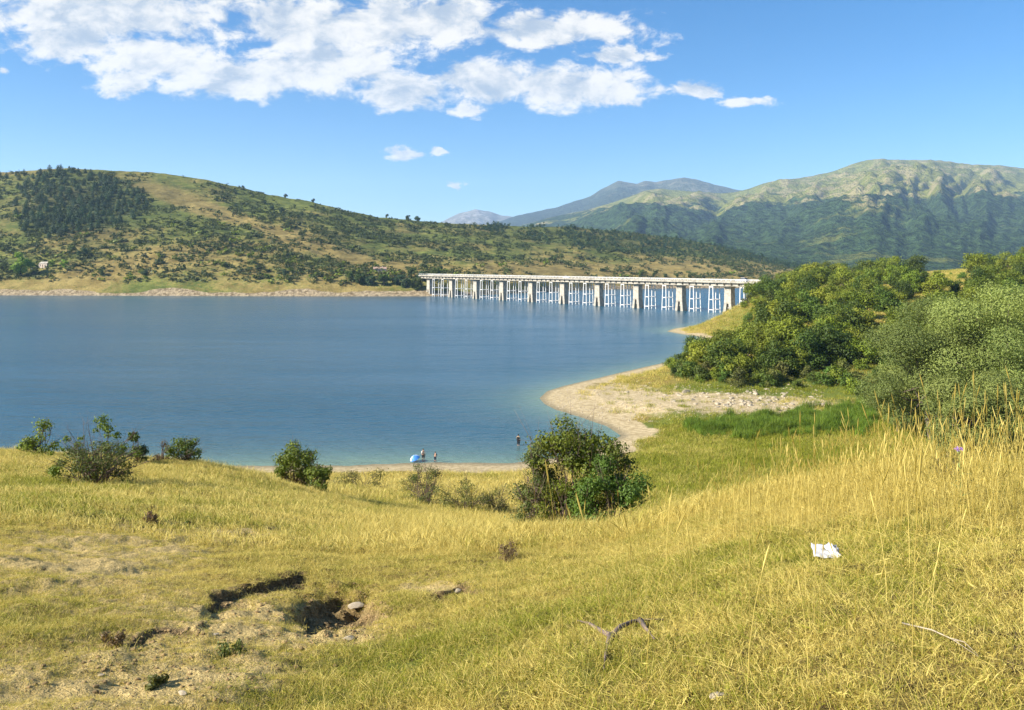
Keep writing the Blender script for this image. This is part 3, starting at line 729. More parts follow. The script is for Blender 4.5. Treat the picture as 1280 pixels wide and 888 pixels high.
def front_scrub():
    r = random.Random(19)
    for k in range(46):
        px = r.uniform(838, 1078); py = np.interp(px, [838, 900, 1000, 1078], [470, 478, 482, 492]) + r.uniform(-16, 4)
        if 985 < px < 1035 and r.random() < 0.6: continue
        p = hit(px, py, 110, 260); j = r.randrange(4)
        put_tree(BUSH[j], 'bush', p - Vector((0, 0, .15)), r.uniform(0, 6.28), r.uniform(0.6, 1.35), 'low %s bush in the fringe between the boulders and the thicket' % ('green', 'olive', 'dark green', 'bright green')[j], 'bushes under the promontory trees', 'bush')
front_scrub()

# willows at the right edge
def willow(name, px, d, h, R, seed, label, nleaf, z_off=0.0):
    x = uu(px) * d; z = gz(x, d) - 0.3
    cl = crown_clumps(h * 0.02, h * 0.98, R, 34, seed, (0.14, 0.32))
    r = np.random.default_rng(seed + 5)
    t = thing(name, label, 'tree', (x, d, z), 0, 'silvery willows beside the reeds')
    obj('crown', crown_mesh('crown', cl, int(nleaf * 1.5), 0.29, 'leaf_willow', seed, 2.8, 0.66), t)
    obj('trunk', limb_mesh('trunk', h * 0.45, [c for c, _ in cl[:26]], h * 0.022, 'bark', seed), t)
willow('willow_tree', 1165, 104, 19.5, 8.6, 71, 'silvery green willow standing nearest the reeds and ochre gap', 52000)
willow('willow_tree', 1262, 98, 22.0, 9.8, 72, 'tallest silvery willow cut by the right edge of the picture', 60000)
willow('willow_tree', 1215, 88, 11.0, 6.0, 73, 'low silvery willow in front of the two taller willows', 30000)
willow('willow_tree', 1122, 112, 9.5, 4.6, 74, 'small willow bush at the left foot of the willow clump', 18000)
willow('willow_tree', 1370, 105, 18.0, 9.0, 75, 'willow beyond the tallest one, mostly out of the picture', 30000)

# ------------------------------------------------------------------ pines and shrubs of the far hillside
def pine_mesh(seed, h=11.0, R=2.9):
    cl = [((0, 0, h * 0.2), (R * .95, R * .95, h * 0.14)), ((0.2, 0, h * 0.4), (R * 0.9, R * 0.9, h * 0.14)), ((0, 0.1, h * 0.6), (R * 0.72, R * 0.72, h * 0.14)), ((0, 0, h * 0.78), (R * 0.48, R * 0.48, h * 0.12)), ((0, 0, h * 0.93), (R * 0.22, R * 0.22, h * 0.09))]
    C, N, tg = clump_leaves(cl, 420, seed, 0.5); V, Q, rn = leaf_arrays(C, N, 1.15, seed, 1.8)
    mb = MB(); mb.tube([(0, 0, -1), (0, 0, h * 0.9)], [0.25, 0.05], 5)
    n0 = len(V); V2 = np.concatenate([V, np.array([tuple(v) for v in mb.V])]); q2 = [f for f in mb.F if len(f) == 4]
    return mesh_np('pine', V2, np.concatenate([Q, np.array(q2) + n0]), attrs={'rnd': np.concatenate([rn, np.zeros(len(mb.V))])}, mats=[M['leaf_pine'], M['bark']], mat_idx=np.concatenate([np.zeros(len(Q)), np.ones(len(q2))]))
PINES = [pine_mesh(90 + k, 9 + 0.6 * k, 3.4 + 0.3 * k) for k in range(4)]
def inside(poly, x, y):
    c = False; n = len(poly)
    for i in range(n):
        (ax, ay), (bx, by) = poly[i], poly[(i + 1) % n]
        if (ay > y) != (by > y) and x < (bx - ax) * (y - ay) / (by - ay) + ax: c = not c
    return c
def scatter_pines():
    r = random.Random(3); poly = [(22,232),(60,214),(110,214),(150,228),(182,240),(186,262),(160,280),(120,288),(85,296),(55,300),(30,290),(15,268)]
    pts = []; t = 0
    while len(pts) < 285 and t < 9000:
        t += 1; px, py = r.uniform(10, 190), r.uniform(212, 302)
        if not inside(poly, px, py): continue
        p = hill_at(px, py)
        if any((p - q).length < 5.5 for q in pts): continue
        pts.append(p); obj_ = obj('pine_tree', PINES[r.randrange(4)], None, p - Vector((0, 0, .3)), r.uniform(0, 6.28), r.uniform(0.65, 1.1))
        tag(obj_, 'dark green conifer in the plantation on the far hillside', 'tree', 'conifers of the hillside plantation')
    band = [(0,222),(8,224),(20,221),(30,219),(5,240),(0,250),(12,232),(24,226)]
    for px, py in band:
        p = hill_at(px, py); tag(obj('pine_tree', PINES[r.randrange(4)], None, p, r.uniform(0, 6.28), r.uniform(0.7, 1.0)), 'dark conifer on the ridge at the far upper left of the hill', 'tree', 'conifers on the left end of the ridge')
scatter_pines()

def low_shrub(seed, m='leaf_shrub', n=34, size=1.05):
    cl = crown_clumps(0.1, 2.2, 1.9, 4, seed, (0.4, 0.6)); C, N, tg = clump_leaves(cl, n, seed, 0.5)
    return leaf_arrays(C, N, size, seed, 1.4)
SH = [low_shrub(120 + k) for k in range(6)]
SHM = [mesh_np('shrub', V, Q, attrs={'rnd': rn}, mats=[M['leaf_shrub' if k < 4 else 'leaf_green']]) for k, (V, Q, rn) in enumerate(SH)]
def scatter_shrubs():
    r = np.random.default_rng(21); pts = []
    N = 19000; px = r.uniform(-30, 1030, N); t = r.uniform(0.03, 0.99, N); x, y, z = hill(px, t)
    py = HY - FPX * (z - EYE) / y
    dens = 0.50 + 1.3 * fbm(x * 0.012, y * 0.012, 4, 0.6) + 0.35 * fbm(x * 0.05, y * 0.05, 2)
    streak = np.exp(-((py - np.interp(px, [150, 330, 480, 560], [225, 285, 335, 345])) / 9) ** 2) * sstep(140, 200, px) * (1 - sstep(500, 560, px))
    dens = dens - 0.8 * streak + 0.5 * blob(px, py, 400, 290, 150, 25) + 0.35 * blob(px, py, 60, 310, 110, 25) - 0.25 * blob(px, py, 780, 340, 250, 12) + 0.3 * (1 - sstep(12, 40, z)) * (px < 560)
    keep = (r.uniform(0, 1, N) < dens) & (z > 6.0) & (px < 1010)
    x, y, z, px, py = (a[keep] for a in (x, y, z, px, py))
    s = (0.4 + 1.9 * r.uniform(0, 1, len(x)) ** 1.8) * (0.8 + 0.4 * r.uniform(0, 1, len(x)) ** 3)
    order = np.argsort(-s / y)
    kinds = r.integers(0, 6, len(x)); rot = r.uniform(0, 6.28, len(x))
    for i in order[:280]:
        o = obj('shrub', SHM[kinds[i]], None, (x[i], y[i], z[i] - 0.2), rot[i], (s[i] * 1.2, s[i] * 1.2, s[i]))
        tag(o, 'dark green shrub dotted on the dry far hillside', 'shrub', 'shrubs scattered over the far hillside')
    VV = []; QQ = []; RR = []; off = 0
    for i in order[280:]:
        V, Q, rn = SH[kinds[i]]; c, sn = math.cos(rot[i]), math.sin(rot[i])
        R = np.array([[c, -sn, 0], [sn, c, 0], [0, 0, 1]]); VV.append((V @ R.T) * (s[i] * 1.15, s[i] * 1.15, s[i]) + (x[i], y[i], z[i] - 0.2)); QQ.append(Q + off); RR.append(np.clip(rn * 0.6 + r.uniform(0, 0.45), 0, 1)); off += len(V)
    me = mesh_np('scrub', np.concatenate(VV), np.concatenate(QQ), attrs={'rnd': np.concatenate(RR)}, mats=[M['leaf_shrub']])
    tag(obj('scrub', me), 'countless small scrub bushes covering the far hillside', 'scrub', kind='stuff')
scatter_shrubs()
def far_wood():
    r = np.random.default_rng(31); VV = []; QQ = []; RR = []; off = 0; n = 0
    base = []
    for k in range(4):
        cl = crown_clumps(0.4, 8.0, 3.0, 5, 300 + k, (0.4, 0.6)); C, N, tg = clump_leaves(cl, 90, 300 + k); base.append(leaf_arrays(C, N, 1.5, k, 1.5))
    top = [(590,281),(650,281),(720,284),(790,291),(850,299),(920,311),(975,327),(1030,336)]
    bot = [(590,285),(650,300),(720,312),(790,318),(850,322),(920,326),(975,333),(1030,342)]
    while n < 780:
        px = r.uniform(592, 1030); a = np.interp(px, *zip(*top)); b = np.interp(px, *zip(*bot)); py = a + (b - a) * r.uniform(0, 1)
        if px < 700 and r.uniform() < 0.45 + 0.5 * math.sin(px * 0.11): continue
        p = hill_at(px, py); V, Q, rn = base[n % 4]; q = r.uniform(0, 6.28); c, sn = math.cos(q), math.sin(q)
        R = np.array([[c, -sn, 0], [sn, c, 0], [0, 0, 1]]); VV.append((V @ R.T) * r.uniform(0.6, 1.1) + tuple(p - Vector((0, 0, .4)))); QQ.append(Q + off); RR.append(np.clip(rn * 0.6 + r.uniform(0, 0.4), 0, 1)); off += len(V); n += 1
    tag(obj('forest', mesh_np('forest', np.concatenate(VV), np.concatenate(QQ), attrs={'rnd': np.concatenate(RR)}, mats=[M['leaf_pine']])), 'belt of dark woodland along the low ridge behind the viaduct', 'forest', kind='stuff')
far_wood()
LITE = tree_kind(201, 10.5, 4.2, 'leaf_poplar', 2600, 0.8, 0.02, 14); LITE2 = tree_kind(202, 8.0, 3.4, 'leaf_poplar', 1600, 0.8, 0.02, 12)
DARKT = [tree_kind(210 + k, 8.5, 4.4, ('leaf_dark', 'leaf_pine', 'leaf_dark')[k], 1500, 0.85, 0.02, 12) for k in range(3)]
for px, py, s, k, lab in [
    (27,345,1.9,LITE,'bright green tree by the far shore, largest at the far left'), (64,334,0.9,LITE2,'yellow green tree beside the small grey-roofed house'),
    (80,335,1.0,LITE2,'bright green round tree right of the small grey-roofed house'), (42,346,0.8,DARKT[0],'dark tree between the bright tree and the small house'),
    (102,322,1.2,DARKT[1],'dark spreading tree above the small house on the left shore'), (90,316,0.9,DARKT[0],'dark tree upslope of the small house, smaller of two'),
    (125,345,0.8,DARKT[0],'dark rounded bush tree alone above the far left shore'), (4,340,1.0,DARKT[2],'dark tree at the left picture edge by the far shore'),
    (180,345,0.7,DARKT[1],'low dark tree near the far shore right of the houses'),
    (357,345,0.8,DARKT[1],'lone dark tree low on the middle of the far hillside'), (362,353,0.6,DARKT[0],'small dark tree just above the stony far bank'),
    (436,352,1.1,DARKT[0],'green tree at the left end of the dark clump by the viaduct'), (450,356,1.2,DARKT[2],'second dark tree from the left in the clump by the viaduct'),
    (463,357,1.1,DARKT[1],'dark tree below the small pink house'), (480,358,1.25,DARKT[0],'dark tree just right of the small pink house'),
    (495,356,1.2,DARKT[1],'dark tree in the middle of the clump by the viaduct'), (508,360,1.4,DARKT[1],'tall dark tree in the clump left of the viaduct end'),
    (520,362,1.3,DARKT[2],'dark tree leaning over the shore at the viaduct end'), (529,352,1.2,DARKT[1],'dark tree directly at the far end of the viaduct'),
    (545,346,1.0,DARKT[0],'dark tree behind the railing of the viaduct far end'), (515,348,1.1,DARKT[0],'upper dark tree behind the clump by the viaduct'),
    (340,262,0.8,DARKT[1],'dark tree standing in the hollow high on the hill'), (352,266,0.9,DARKT[1],'dark tree in the hollow, right of another'),
    (357,242,0.7,DARKT[1],'lone small tree on the hill skyline, upper one'), (391,253,0.7,DARKT[1],'lone round tree on the hill skyline, lower one'), (304,235,0.5,DARKT[1],'tiny tree on the skyline nearest the hill top'), (484,272,0.7,DARKT[0],'small tree where the skyline meets the low ridge'),
    (510,276,1.0,DARKT[0],'dark tree on the low ridge, left of a pair'), (522,277,1.1,DARKT[1],'dark tree on the low ridge, right of a pair'),
    (803,345,0.9,DARKT[0],'dark shrub tree behind the viaduct deck, first of the row'), (818,346,0.6,DARKT[0],'dark shrub behind the viaduct deck, second of the row'),
    (832,347,0.6,DARKT[2],'dark shrub behind the viaduct deck, third of the row'), (846,347,0.55,DARKT[0],'dark shrub behind the viaduct deck, fourth of the row'),
    (862,347.5,0.6,DARKT[2],'dark shrub behind the viaduct deck, fifth of the row'), (880,348,0.55,DARKT[1],'dark shrub behind the viaduct deck, sixth of the row'), (896,348,0.5,DARKT[0],'dark shrub behind the viaduct deck, last of the row')]:
    p = hill_at(px, py); put_tree(k, 'hillside_tree', p - Vector((0, 0, .3)), random.uniform(0, 6.28), s, lab, 'single trees on the far hillside')

# ------------------------------------------------------------------ the viaduct
A0 = Vector((uu(912) * 419, 419, 0)); B0 = Vector((-0.105 * 650, 650, 0)); AX = (B0 - A0); LB = AX.length; AX.normalize()
BRZ = math.atan2(AX.y, AX.x); DECK = 16.6
def build_viaduct():
    r = thing('viaduct', 'long white road viaduct on concrete piers and slender steel trestles across the lake', 'bridge', A0, BRZ)
    # local x runs along the deck
    X0, X1 = -70.0, LB * 1.025; Lm = (X0 + X1) / 2; Lh = (X1 - X0) / 2
    mb = MB(); mb.box((Lm, 0, DECK - 0.28), (Lh, 4.6, 0.28)); mb.build('deck', M['concrete'], r)
    mb = MB(); mb.box((Lm, 0, DECK + 0.03), (Lh, 3.6, 0.03)); mb.build('roadway', M['asphalt'], r)
    for sgn in (-1, 1):
        mb = MB(); mb.box((Lm, sgn * 2.9, DECK - 1.5), (Lh, 0.35, 0.8)); mb.build('girder', M['concrete'], r)
        mb = MB(); mb.box((Lm, sgn * 4.45, DECK + 0.12), (Lh, 0.2, 0.12)); mb.build('kerb', M['concrete'], r)
        brk = MB(); brk.frustum((0, sgn * 3.3, DECK - 1.9), (0.22, 0.3), (0, sgn * 3.9, DECK - 0.72), (0.22, 0.85)); brm = brk.mesh('bracket', M['concrete']); xb = X0 + 2
        while xb < X1: obj('bracket', brm, r, (xb, 0, 0)); xb += 4.6
        rail = obj('railing', None, r)
        mb = MB(); mb.box((Lm, sgn * 4.45, DECK + 1.22), (Lh, 0.06, 0.06)); mb.box((Lm, sgn * 4.45, DECK + 0.75), (Lh, 0.04, 0.035)); mb.build('rail', M['white_steel'], rail)
        me = None; k = 0
        pm = MB(); pm.box((0, 0, 0.46), (0.06, 0.06, 0.46)); pme = pm.mesh('railing_post', M['white_steel'])
        xx = X0 + 1
        while xx < X1 and k < 120:
            obj('railing_post', pme, rail, (xx, sgn * 4.45, DECK + 0.24)); xx += 3.1; k += 1
    # pier: shaft with two splayed legs, cap, footing
    sh = MB(); sh.frustum((0, 0, 5.2), (2.2, 1.8), (0, 0, DECK - 3.0), (2.0, 1.7)); shm = sh.mesh('shaft', M['concrete'])
    cp = MB(); cp.frustum((0, 0, DECK - 3.0), (2.1, 2.2), (0, 0, DECK - 2.32), (2.3, 4.0)); cpm = cp.mesh('pier_cap', M['concrete'])
    lg = [MB(), MB()]
    for i, sg in enumerate((-1, 1)): lg[i].frustum((sg * 2.5, 0, -4.0), (0.85, 2.1), (sg * 1.4, 0, 5.22), (0.8, 1.78))
    lgm = [l.mesh('leg', M['concrete']) for l in lg]
    bm_ = MB(); bm_.box((0, 0, 3.0), (0.7, 1.0, 0.35)); bmm = bm_.mesh('cross_beam', M['concrete'])
    # trestle: four slender raking columns with three levels of struts
    cms = []
    for sx in (-1, 1):
        for sy in (-1, 1):
            c = MB(); c.tube([(sx * 1.7, sy * 3.0, -4), (sx * 1.1, sy * 2.7, DECK - 2.3)], 0.25, 6); cms.append(c.mesh('column', M['white_steel']))
    sms = []
    for z in (1.6, 7.0, DECK - 2.9):
        f = (z + 4) / (DECK + 1.7); ax_ = 1.7 - 0.6 * f; ay = 3.0 - 0.3 * f
        for q in ((-1, 0), (1, 0), (0, -1), (0, 1)):
            s = MB()
            if q[0]: s.tube([(q[0] * ax_, -ay, z), (q[0] * ax_, ay, z)], 0.2, 5)
            else: s.tube([(-ax_, q[1] * ay, z), (ax_, q[1] * ay, z)], 0.2, 5)
            sms.append(s.mesh('strut', M['white_steel']))
    pitch = LB * 0.11
    for k in range(-1, 10):
        x = k * pitch
        if x < LB * 1.0:
            p = obj('pier', None, r, (x, 0, 0))
            obj('shaft', shm, p); obj('pier_cap', cpm, p); obj('leg', lgm[0], p); obj('leg', lgm[1], p); obj('cross_beam', bmm, p)
        for f in (0.30, 0.70):
            xx = x + f * pitch
            if -pitch < xx < LB * 1.0:
                t = obj('trestle', None, r, (xx, 0, 0))
                for c in cms: obj('column', c, t)
                for s in sms: obj('strut', s, t)
    return r
build_viaduct()

def car(loc, rz, label, paint='car_paint', k=1.0):
    t = thing('car', label, 'car', loc, rz, None, (k, k, k * 1.1))
    L, Wd = 2.15, 0.86
    prof = [(-L, .30), (-L, .82), (-L + .15, .95), (-1.2, 1.0), (1.0, .98), (1.95, .82), (L, .62), (L, .30)]
    mb = MB(); n = len(prof)
    mb.add([(x, -Wd, z) for x, z in prof] + [(x, Wd, z) for x, z in prof], [tuple(range(n)), tuple(range(2 * n - 1, n - 1, -1))] + [(i, i + n, (i + 1) % n + n, (i + 1) % n) for i in range(n)])
    b = mb.build('body', M[paint], t)
    mb = MB(); mb.frustum((-0.45, 0, 0.99), (1.35, 0.80), (-0.5, 0, 1.44), (0.9, 0.66)); mb.build('cabin_glass', M['car_glass'], t)
    mb = MB(); mb.box((-0.5, 0, 1.47), (0.92, 0.67, 0.035)); mb.build('roof', M[paint], t)
    for sx in (-1.3, 1.3):
        for sy in (-1, 1):
            mb = MB(); mb.tube([(sx, sy * 0.70, .32), (sx, sy * 0.9, .32)], 0.32, 14); w = mb.build('wheel', M['tyre'], t)
            mb = MB(); mb.tube([(sx, sy * 0.86, .32), (sx, sy * 0.915, .32)], 0.19, 10); mb.build('rim', M['white_steel'], w)
    for sy in (-0.55, 0.55):
        mb = MB(); mb.box((L + 0.005, sy, 0.58), (0.03, 0.18, 0.07)); mb.build('headlight', M['white_steel'], t)
        mb = MB(); mb.box((-L - 0.005, sy, 0.72), (0.03, 0.15, 0.07)); mb.build('tail_light', M['roof_tile'], t)
def on_deck(px, lane):
    u = uu(px); s = (A0.x - u * A0.y) / (u * AX.y - AX.x); p = A0 + AX * s; nrm = Vector((-AX.y, AX.x, 0))
    return p + nrm * lane + Vector((0, 0, DECK + 0.065))
car(on_deck(931, 1.8), BRZ, 'white car on the near end of the viaduct beside the trees', k=1.3)
car(on_deck(711, 1.8), BRZ + math.pi, 'white car crossing the middle of the viaduct')

# road pieces on the hill behind the willows
def hill_road():
    pts = []
    for px in np.linspace(1105, 1330, 60):
        d = np.interp(px, [1105, 1180, 1330], [362, 352, 350]); pts.append((uu(px) * d, d))
    V = []
    for x, y in pts:
        z = max(gz(x, y - 2.5), gz(x, y), gz(x, y + 2.5)) + 0.25
        V += [(x, y - 2.8, z - 1.5), (x, y - 2.6, z), (x, y + 2.6, z), (x, y + 2.8, z - 1.5)]
    me = mesh_np('road', V, grid_faces(len(pts), 4), mats=[M['pale_road']]); tag(obj('road', me), 'pale road crossing the hill behind the willows', 'road', kind='structure')
hill_road()

def house(loc, rz, w, l, h, label, wallm, roofm):
    t = thing('house', label, 'house', loc, rz)
    mb = MB(); mb.box((0, 0, h / 2 - 0.5), (l / 2, w / 2, h / 2 + 0.5)); wl = mb.build('wall', M[wallm], t)
    mb = MB(); e = 0.35; V = []
    for x in (-l / 2 - e, l / 2 + e): V += [(x, -w / 2 - e, h - 0.02), (x, 0, h + w * 0.28), (x, w / 2 + e, h - 0.02), (x, 0, h + w * 0.28 - 0.3)]
    mb.add(V, [(0, 4, 5, 1), (1, 5, 6, 2), (0, 1, 3), (1, 2, 3), (4, 7, 5), (5, 7, 6), (0, 3, 7, 4), (3, 2, 6, 7)]); rf = mb.build('roof', M[roofm], t)
    mb = MB(); mb.box((l * 0.2, w * 0.15, h + w * 0.28), (0.3, 0.3, 0.7)); mb.build('chimney', M[wallm], rf)
    mb = MB(); mb.box((0, -w / 2 - 0.02, 1.05), (0.5, 0.04, 1.05)); mb.build('door', M['door_wood'], t)
    for x in (-l * 0.3, l * 0.3):
        mb = MB(); mb.box((x, -w / 2 - 0.02, 1.6), (0.5, 0.04, 0.55)); wd = mb.build('window', M['window_glass'], t)
        mb = MB(); mb.box((x, -w / 2 - 0.06, 1.0), (0.6, 0.08, 0.05)); mb.build('sill', M['concrete'], wd)
house(hill_at(475, 341), 0.15, 6, 11, 3.2, 'small pinkish house half hidden in the dark trees by the viaduct', 'plaster', 'roof_tile')
house(hill_at(57, 334), -0.3, 6, 9, 3.0, 'small grey-roofed house among bright trees at the far left shore', 'plaster', 'concrete')

# ------------------------------------------------------------------ grass (real blades, instanced)
def blades(n, R, lmin, lmax, w, lean, seed, seedhead=False, bend=0.35, upright=1.0):
    r = np.random.default_rng(seed); V = []; Q = []; Tt = []; rn = []; hg = []
    for i in range(n):
        a = r.uniform(0, 6.283); q = R * math.sqrt(r.uniform()); b = np.array([math.cos(a) * q, math.sin(a) * q, -0.015])
        L = r.uniform(lmin, lmax); az = r.uniform(0, 6.283); th = abs(r.normal(0, lean)); th = min(th, 1.45)
        d = np.array([math.cos(az) * math.sin(th), math.sin(az) * math.sin(th), math.cos(th) * upright])
        th2 = min(th + bend * r.uniform(0.3, 1.6), 1.6)
        d2 = np.array([math.cos(az) * math.sin(th2), math.sin(az) * math.sin(th2), math.cos(th2)])
        sd = np.cross(d, r.normal(size=3)); sd /= np.linalg.norm(sd) + 1e-9; ww = w * r.uniform(0.6, 1.3)
        p1 = b + d * L * 0.5; p2 = p1 + d2 * L * 0.5; o = len(V); x = r.uniform()
        V += [b - sd * ww, b + sd * ww, p1 + sd * ww * 0.75, p1 - sd * ww * 0.75, p2]; Q.append((o, o + 1, o + 2, o + 3)); Tt.append((o + 3, o + 2, o + 4)); rn += [x] * 5; hg += [0, 0, .5, .5, 1]
        if seedhead:
            o = len(V); k = 0.10 * L; s2 = np.cross(d2, sd); s2 /= np.linalg.norm(s2) + 1e-9
            for ax in (sd, s2):
                o = len(V); V += [p2 - d2 * k * 1.2, p2 + ax * ww * 2.6 - d2 * k * 0.2, p2 + d2 * k, p2 - ax * ww * 2.6 - d2 * k * 0.2]; Q.append((o, o + 1, o + 2, o + 3)); rn += [x * 0.3] * 4; hg += [1] * 4
    return mesh_np('grass_tuft', V, Q, Tt, attrs={'rnd': rn, 'hgt': hg}, mats=[M['grass']])
def gn_scatter(name, P, scale, rot, tint, variant, meshes, label, material=None):
    """one object whose points carry instances of the tuft meshes"""
    me = bpy.data.meshes.new(name); me.vertices.add(len(P)); me.vertices.foreach_set('co', np.asarray(P, np.float32).ravel())
    for k, v, t in (('sc', scale, 'FLOAT'), ('rz', rot, 'FLOAT'), ('tint', tint, 'FLOAT'), ('var', variant, 'INT')):
        a = me.attributes.new(k, t, 'POINT'); a.data.foreach_set('value', np.asarray(v, np.int32 if t == 'INT' else np.float32))
    srcs = []
    c = bpy.data.collections.new(name + '_source')
    for i, m in enumerate(meshes):
        o = bpy.data.objects.new('%s_tuft_%02d' % (name, i), m); c.objects.link(o)
    g = bpy.data.node_groups.new(name, 'GeometryNodeTree')
    g.interface.new_socket('Geometry', in_out='INPUT', socket_type='NodeSocketGeometry'); g.interface.new_socket('Geometry', in_out='OUTPUT', socket_type='NodeSocketGeometry')
    N = g.nodes; Lk = g.links
    gi = N.new('NodeGroupInput'); go = N.new('NodeGroupOutput')
    ci = N.new('GeometryNodeCollectionInfo'); ci.inputs['Collection'].default_value = c; ci.inputs['Separate Children'].default_value = True; ci.inputs['Reset Children'].default_value = True
    ip = N.new('GeometryNodeInstanceOnPoints'); ip.inputs['Pick Instance'].default_value = True
    def na(nm, t):
        a = N.new('GeometryNodeInputNamedAttribute'); a.data_type = t; a.inputs[0].default_value = nm
        return a.outputs[0]
    m2p = N.new('GeometryNodeMeshToPoints')
    Lk.new(gi.outputs[0], m2p.inputs['Mesh']); Lk.new(m2p.outputs[0], ip.inputs['Points']); Lk.new(ci.outputs[0], ip.inputs['Instance'])
    Lk.new(na('var', 'INT'), ip.inputs['Instance Index'])
    cx = N.new('ShaderNodeCombineXYZ'); Lk.new(na('rz', 'FLOAT'), cx.inputs[2]); Lk.new(cx.outputs[0], ip.inputs['Rotation'])
    Lk.new(na('sc', 'FLOAT'), ip.inputs['Scale']); Lk.new(ip.outputs[0], go.inputs[0])
    o = obj(name, me); md = o.modifiers.new('scatter', 'NODES'); md.node_group = g
    tag(o, label, name.replace('_', ' ').split()[-1], kind='stuff'); return o

SHORT = [blades(48, 0.11, 0.02, 0.085, 0.0017, 1.45, 500 + k, bend=0.9) for k in range(4)]
MEDI = [blades(26, 0.10, 0.05, 0.15, 0.0014, 1.05, 510 + k, bend=0.7) for k in range(3)]
STRAW = [blades(7, 0.15, 0.12, 0.32, 0.0013, 1.6, 525 + k, bend=0.3) for k in range(3)]
WISP = [blades(6, 0.08, 0.18, 0.42, 0.0012, 0.5, 520 + k, True, 0.35) for k in range(3)]
MID_S = [blades(42, 0.22, 0.06, 0.17, 0.0042, 0.7, 530 + k, bend=0.6) for k in range(3)]
MID_T = [blades(36, 0.20, 0.12, 0.34, 0.0034, 0.5, 540 + k, bend=0.5) for k in range(3)]
FAR_T = [blades(60, 0.75, 0.15, 0.55, 0.014, 0.45, 550 + k, bend=0.5) for k in range(3)]
def dark_fleck_tuft(k=1.0):  # dark tufts added for the small shadows and lumps in the turf
    me = blades(30, 0.05 * k, 0.02 * k, 0.07 * k, 0.004 * k, 0.8, 590, bend=0.9); me.materials.clear(); me.materials.append(M['leaf_dark_fleck']); return me
def scatter_grass():
    r = np.random.default_rng(77)
    # near turf, 4 - 14 m
    def samp(n, d0, d1, u0=-0.74, u1=0.76):
        d = np.sqrt(r.uniform(d0 * d0, d1 * d1, n)); u = r.uniform(u0, u1, n); return u * d, d
    Ps = []
    x, y = samp(80000, 2.6, 13.5); z, px, py, sd = ground(x, y)
    bare = bare_px(px, py); hole = hole_px(px, py, x, y)
    pn = fbm(x * 1.1, y * 1.1, 4, 0.6)
    keep = r.uniform(0, 1, x.size) < np.clip(1.05 + 0.5 * pn + 1.5 * np.minimum(fbm(x * 3.2 + 4, y * 3.2, 3) + 0.16, 0) - 0.8 * bare * (1.05 - 0.9 * pn) - 1.3 * hole, 0, 1)
    # taller grass: straw fringe on the crest and around the scarps, short matted turf elsewhere
    tall = (-0.04 + 0.4 * fbm(x * 0.6 + 5, y * 0.6, 3) + 0.75 * blob(px, py, 1080, 610, 230, 42) + 0.55 * blob(px, py, 200, 730, 130, 30) + 0.75 * blob(px, py, 560, 672, 220, 26)
            + 0.4 * blob(px, py, 80, 800, 110, 30) - 0.5 * bare - 0.3 * blob(px, py, 850, 820, 450, 80))
    isT = r.uniform(0, 1, x.size) < np.clip(tall, 0.03, 0.7)
    wisp = r.uniform(0, 1, x.size) < 0.07 + 0.16 * blob(px, py, 1100, 600, 230, 40) + 0.05 * blob(px, py, 560, 670, 200, 25)
    var = np.where(isT, 4 + r.integers(0, 3, x.size), r.integers(0, 4, x.size)); var = np.where(wisp & isT, 7 + r.integers(0, 3, x.size), var)
    tint = green_px(px, py, x, y) + 0.35 * fbm(x * 2.2, y * 2.2, 3) + r.normal(0, 0.16, x.size) - 0.25 * (var >= 7)
    sc_ = r.uniform(0.65, 1.3, x.size) * (1 - 0.5 * bare)
    weed = (r.uniform(0, 1, x.size) < 0.012 + 0.012 * bare + 0.03 * (fbm(x * 1.7 + 8, y * 1.7, 3) > 0.28)); var = np.where(weed, 10, var)  # these dark tufts stand in for small turf shadows and lumps
    k = keep
    lay = (r.uniform(0, 1, x.size) < 0.14) & (var < 10); var = np.where(lay, 11 + r.integers(0, 3, x.size), var); tint = np.where(lay, tint - 0.45, tint)
    gn_scatter('near_grass', np.stack([x, y, z], 1)[k], sc_[k], r.uniform(0, 6.283, k.sum()), tint[k], var[k], SHORT + MEDI + WISP + [dark_fleck_tuft()] + STRAW, 'yellow and green matted grass of the near slope')
    # middle slope, 12 - 46 m
    x, y = samp(74000, 12.8, 46); z, px, py, sd = ground(x, y)
    bare = bare_px(px, py); pn = fbm(x * 0.7, y * 0.7, 4, 0.6)
    keep = r.uniform(0, 1, x.size) < np.clip(0.95 + 0.5 * pn - 0.9 * bare, 0, 1) * np.clip(1.15 - 0.012 * y, 0.5, 1)
    tall = 0.12 + 0.6 * fbm(x * 0.3 + 5, y * 0.3, 3) + 0.6 * blob(px, py, 600, 665, 260, 22) + 0.6 * sstep(700, 950, px) - 0.5 * (1 - sstep(250, 450, px)) * sstep(600, 625, py)
    isT = r.uniform(0, 1, x.size) < np.clip(tall, 0.05, 0.95)
    var = np.where(isT, 3, 0) + r.integers(0, 3, x.size); var = np.where((~isT) & (r.uniform(0, 1, x.size) < 0.012 + 0.05 * (fbm(x * 0.9 + 8, y * 0.9, 3) > 0.27)), 6, var)
    tint = green_px(px, py, x, y) + 0.3 * fbm(x * 1.1, y * 1.1, 3) + r.normal(0, 0.15, x.size) - 0.08 * isT
    gn_scatter('slope_grass', np.stack([x, y, z], 1)[keep], r.uniform(0.7, 1.35, x.size)[keep] * (1 + 0.012 * (y[keep] - 13)), r.uniform(0, 6.283, keep.sum()), tint[keep], var[keep], MID_S + MID_T + [dark_fleck_tuft(2.2)], 'dry grass of the slope between the crest and the bushes')
    # lower slope, meadow and promontory, 45 - 420 m
    x, y = samp(30000, 44, 125); x2, y2 = samp(34000, 115, 400, 0.08, 0.78); x = np.concatenate([x, x2]); y = np.concatenate([y, y2])
    z, px, py, sd = ground(x, y)
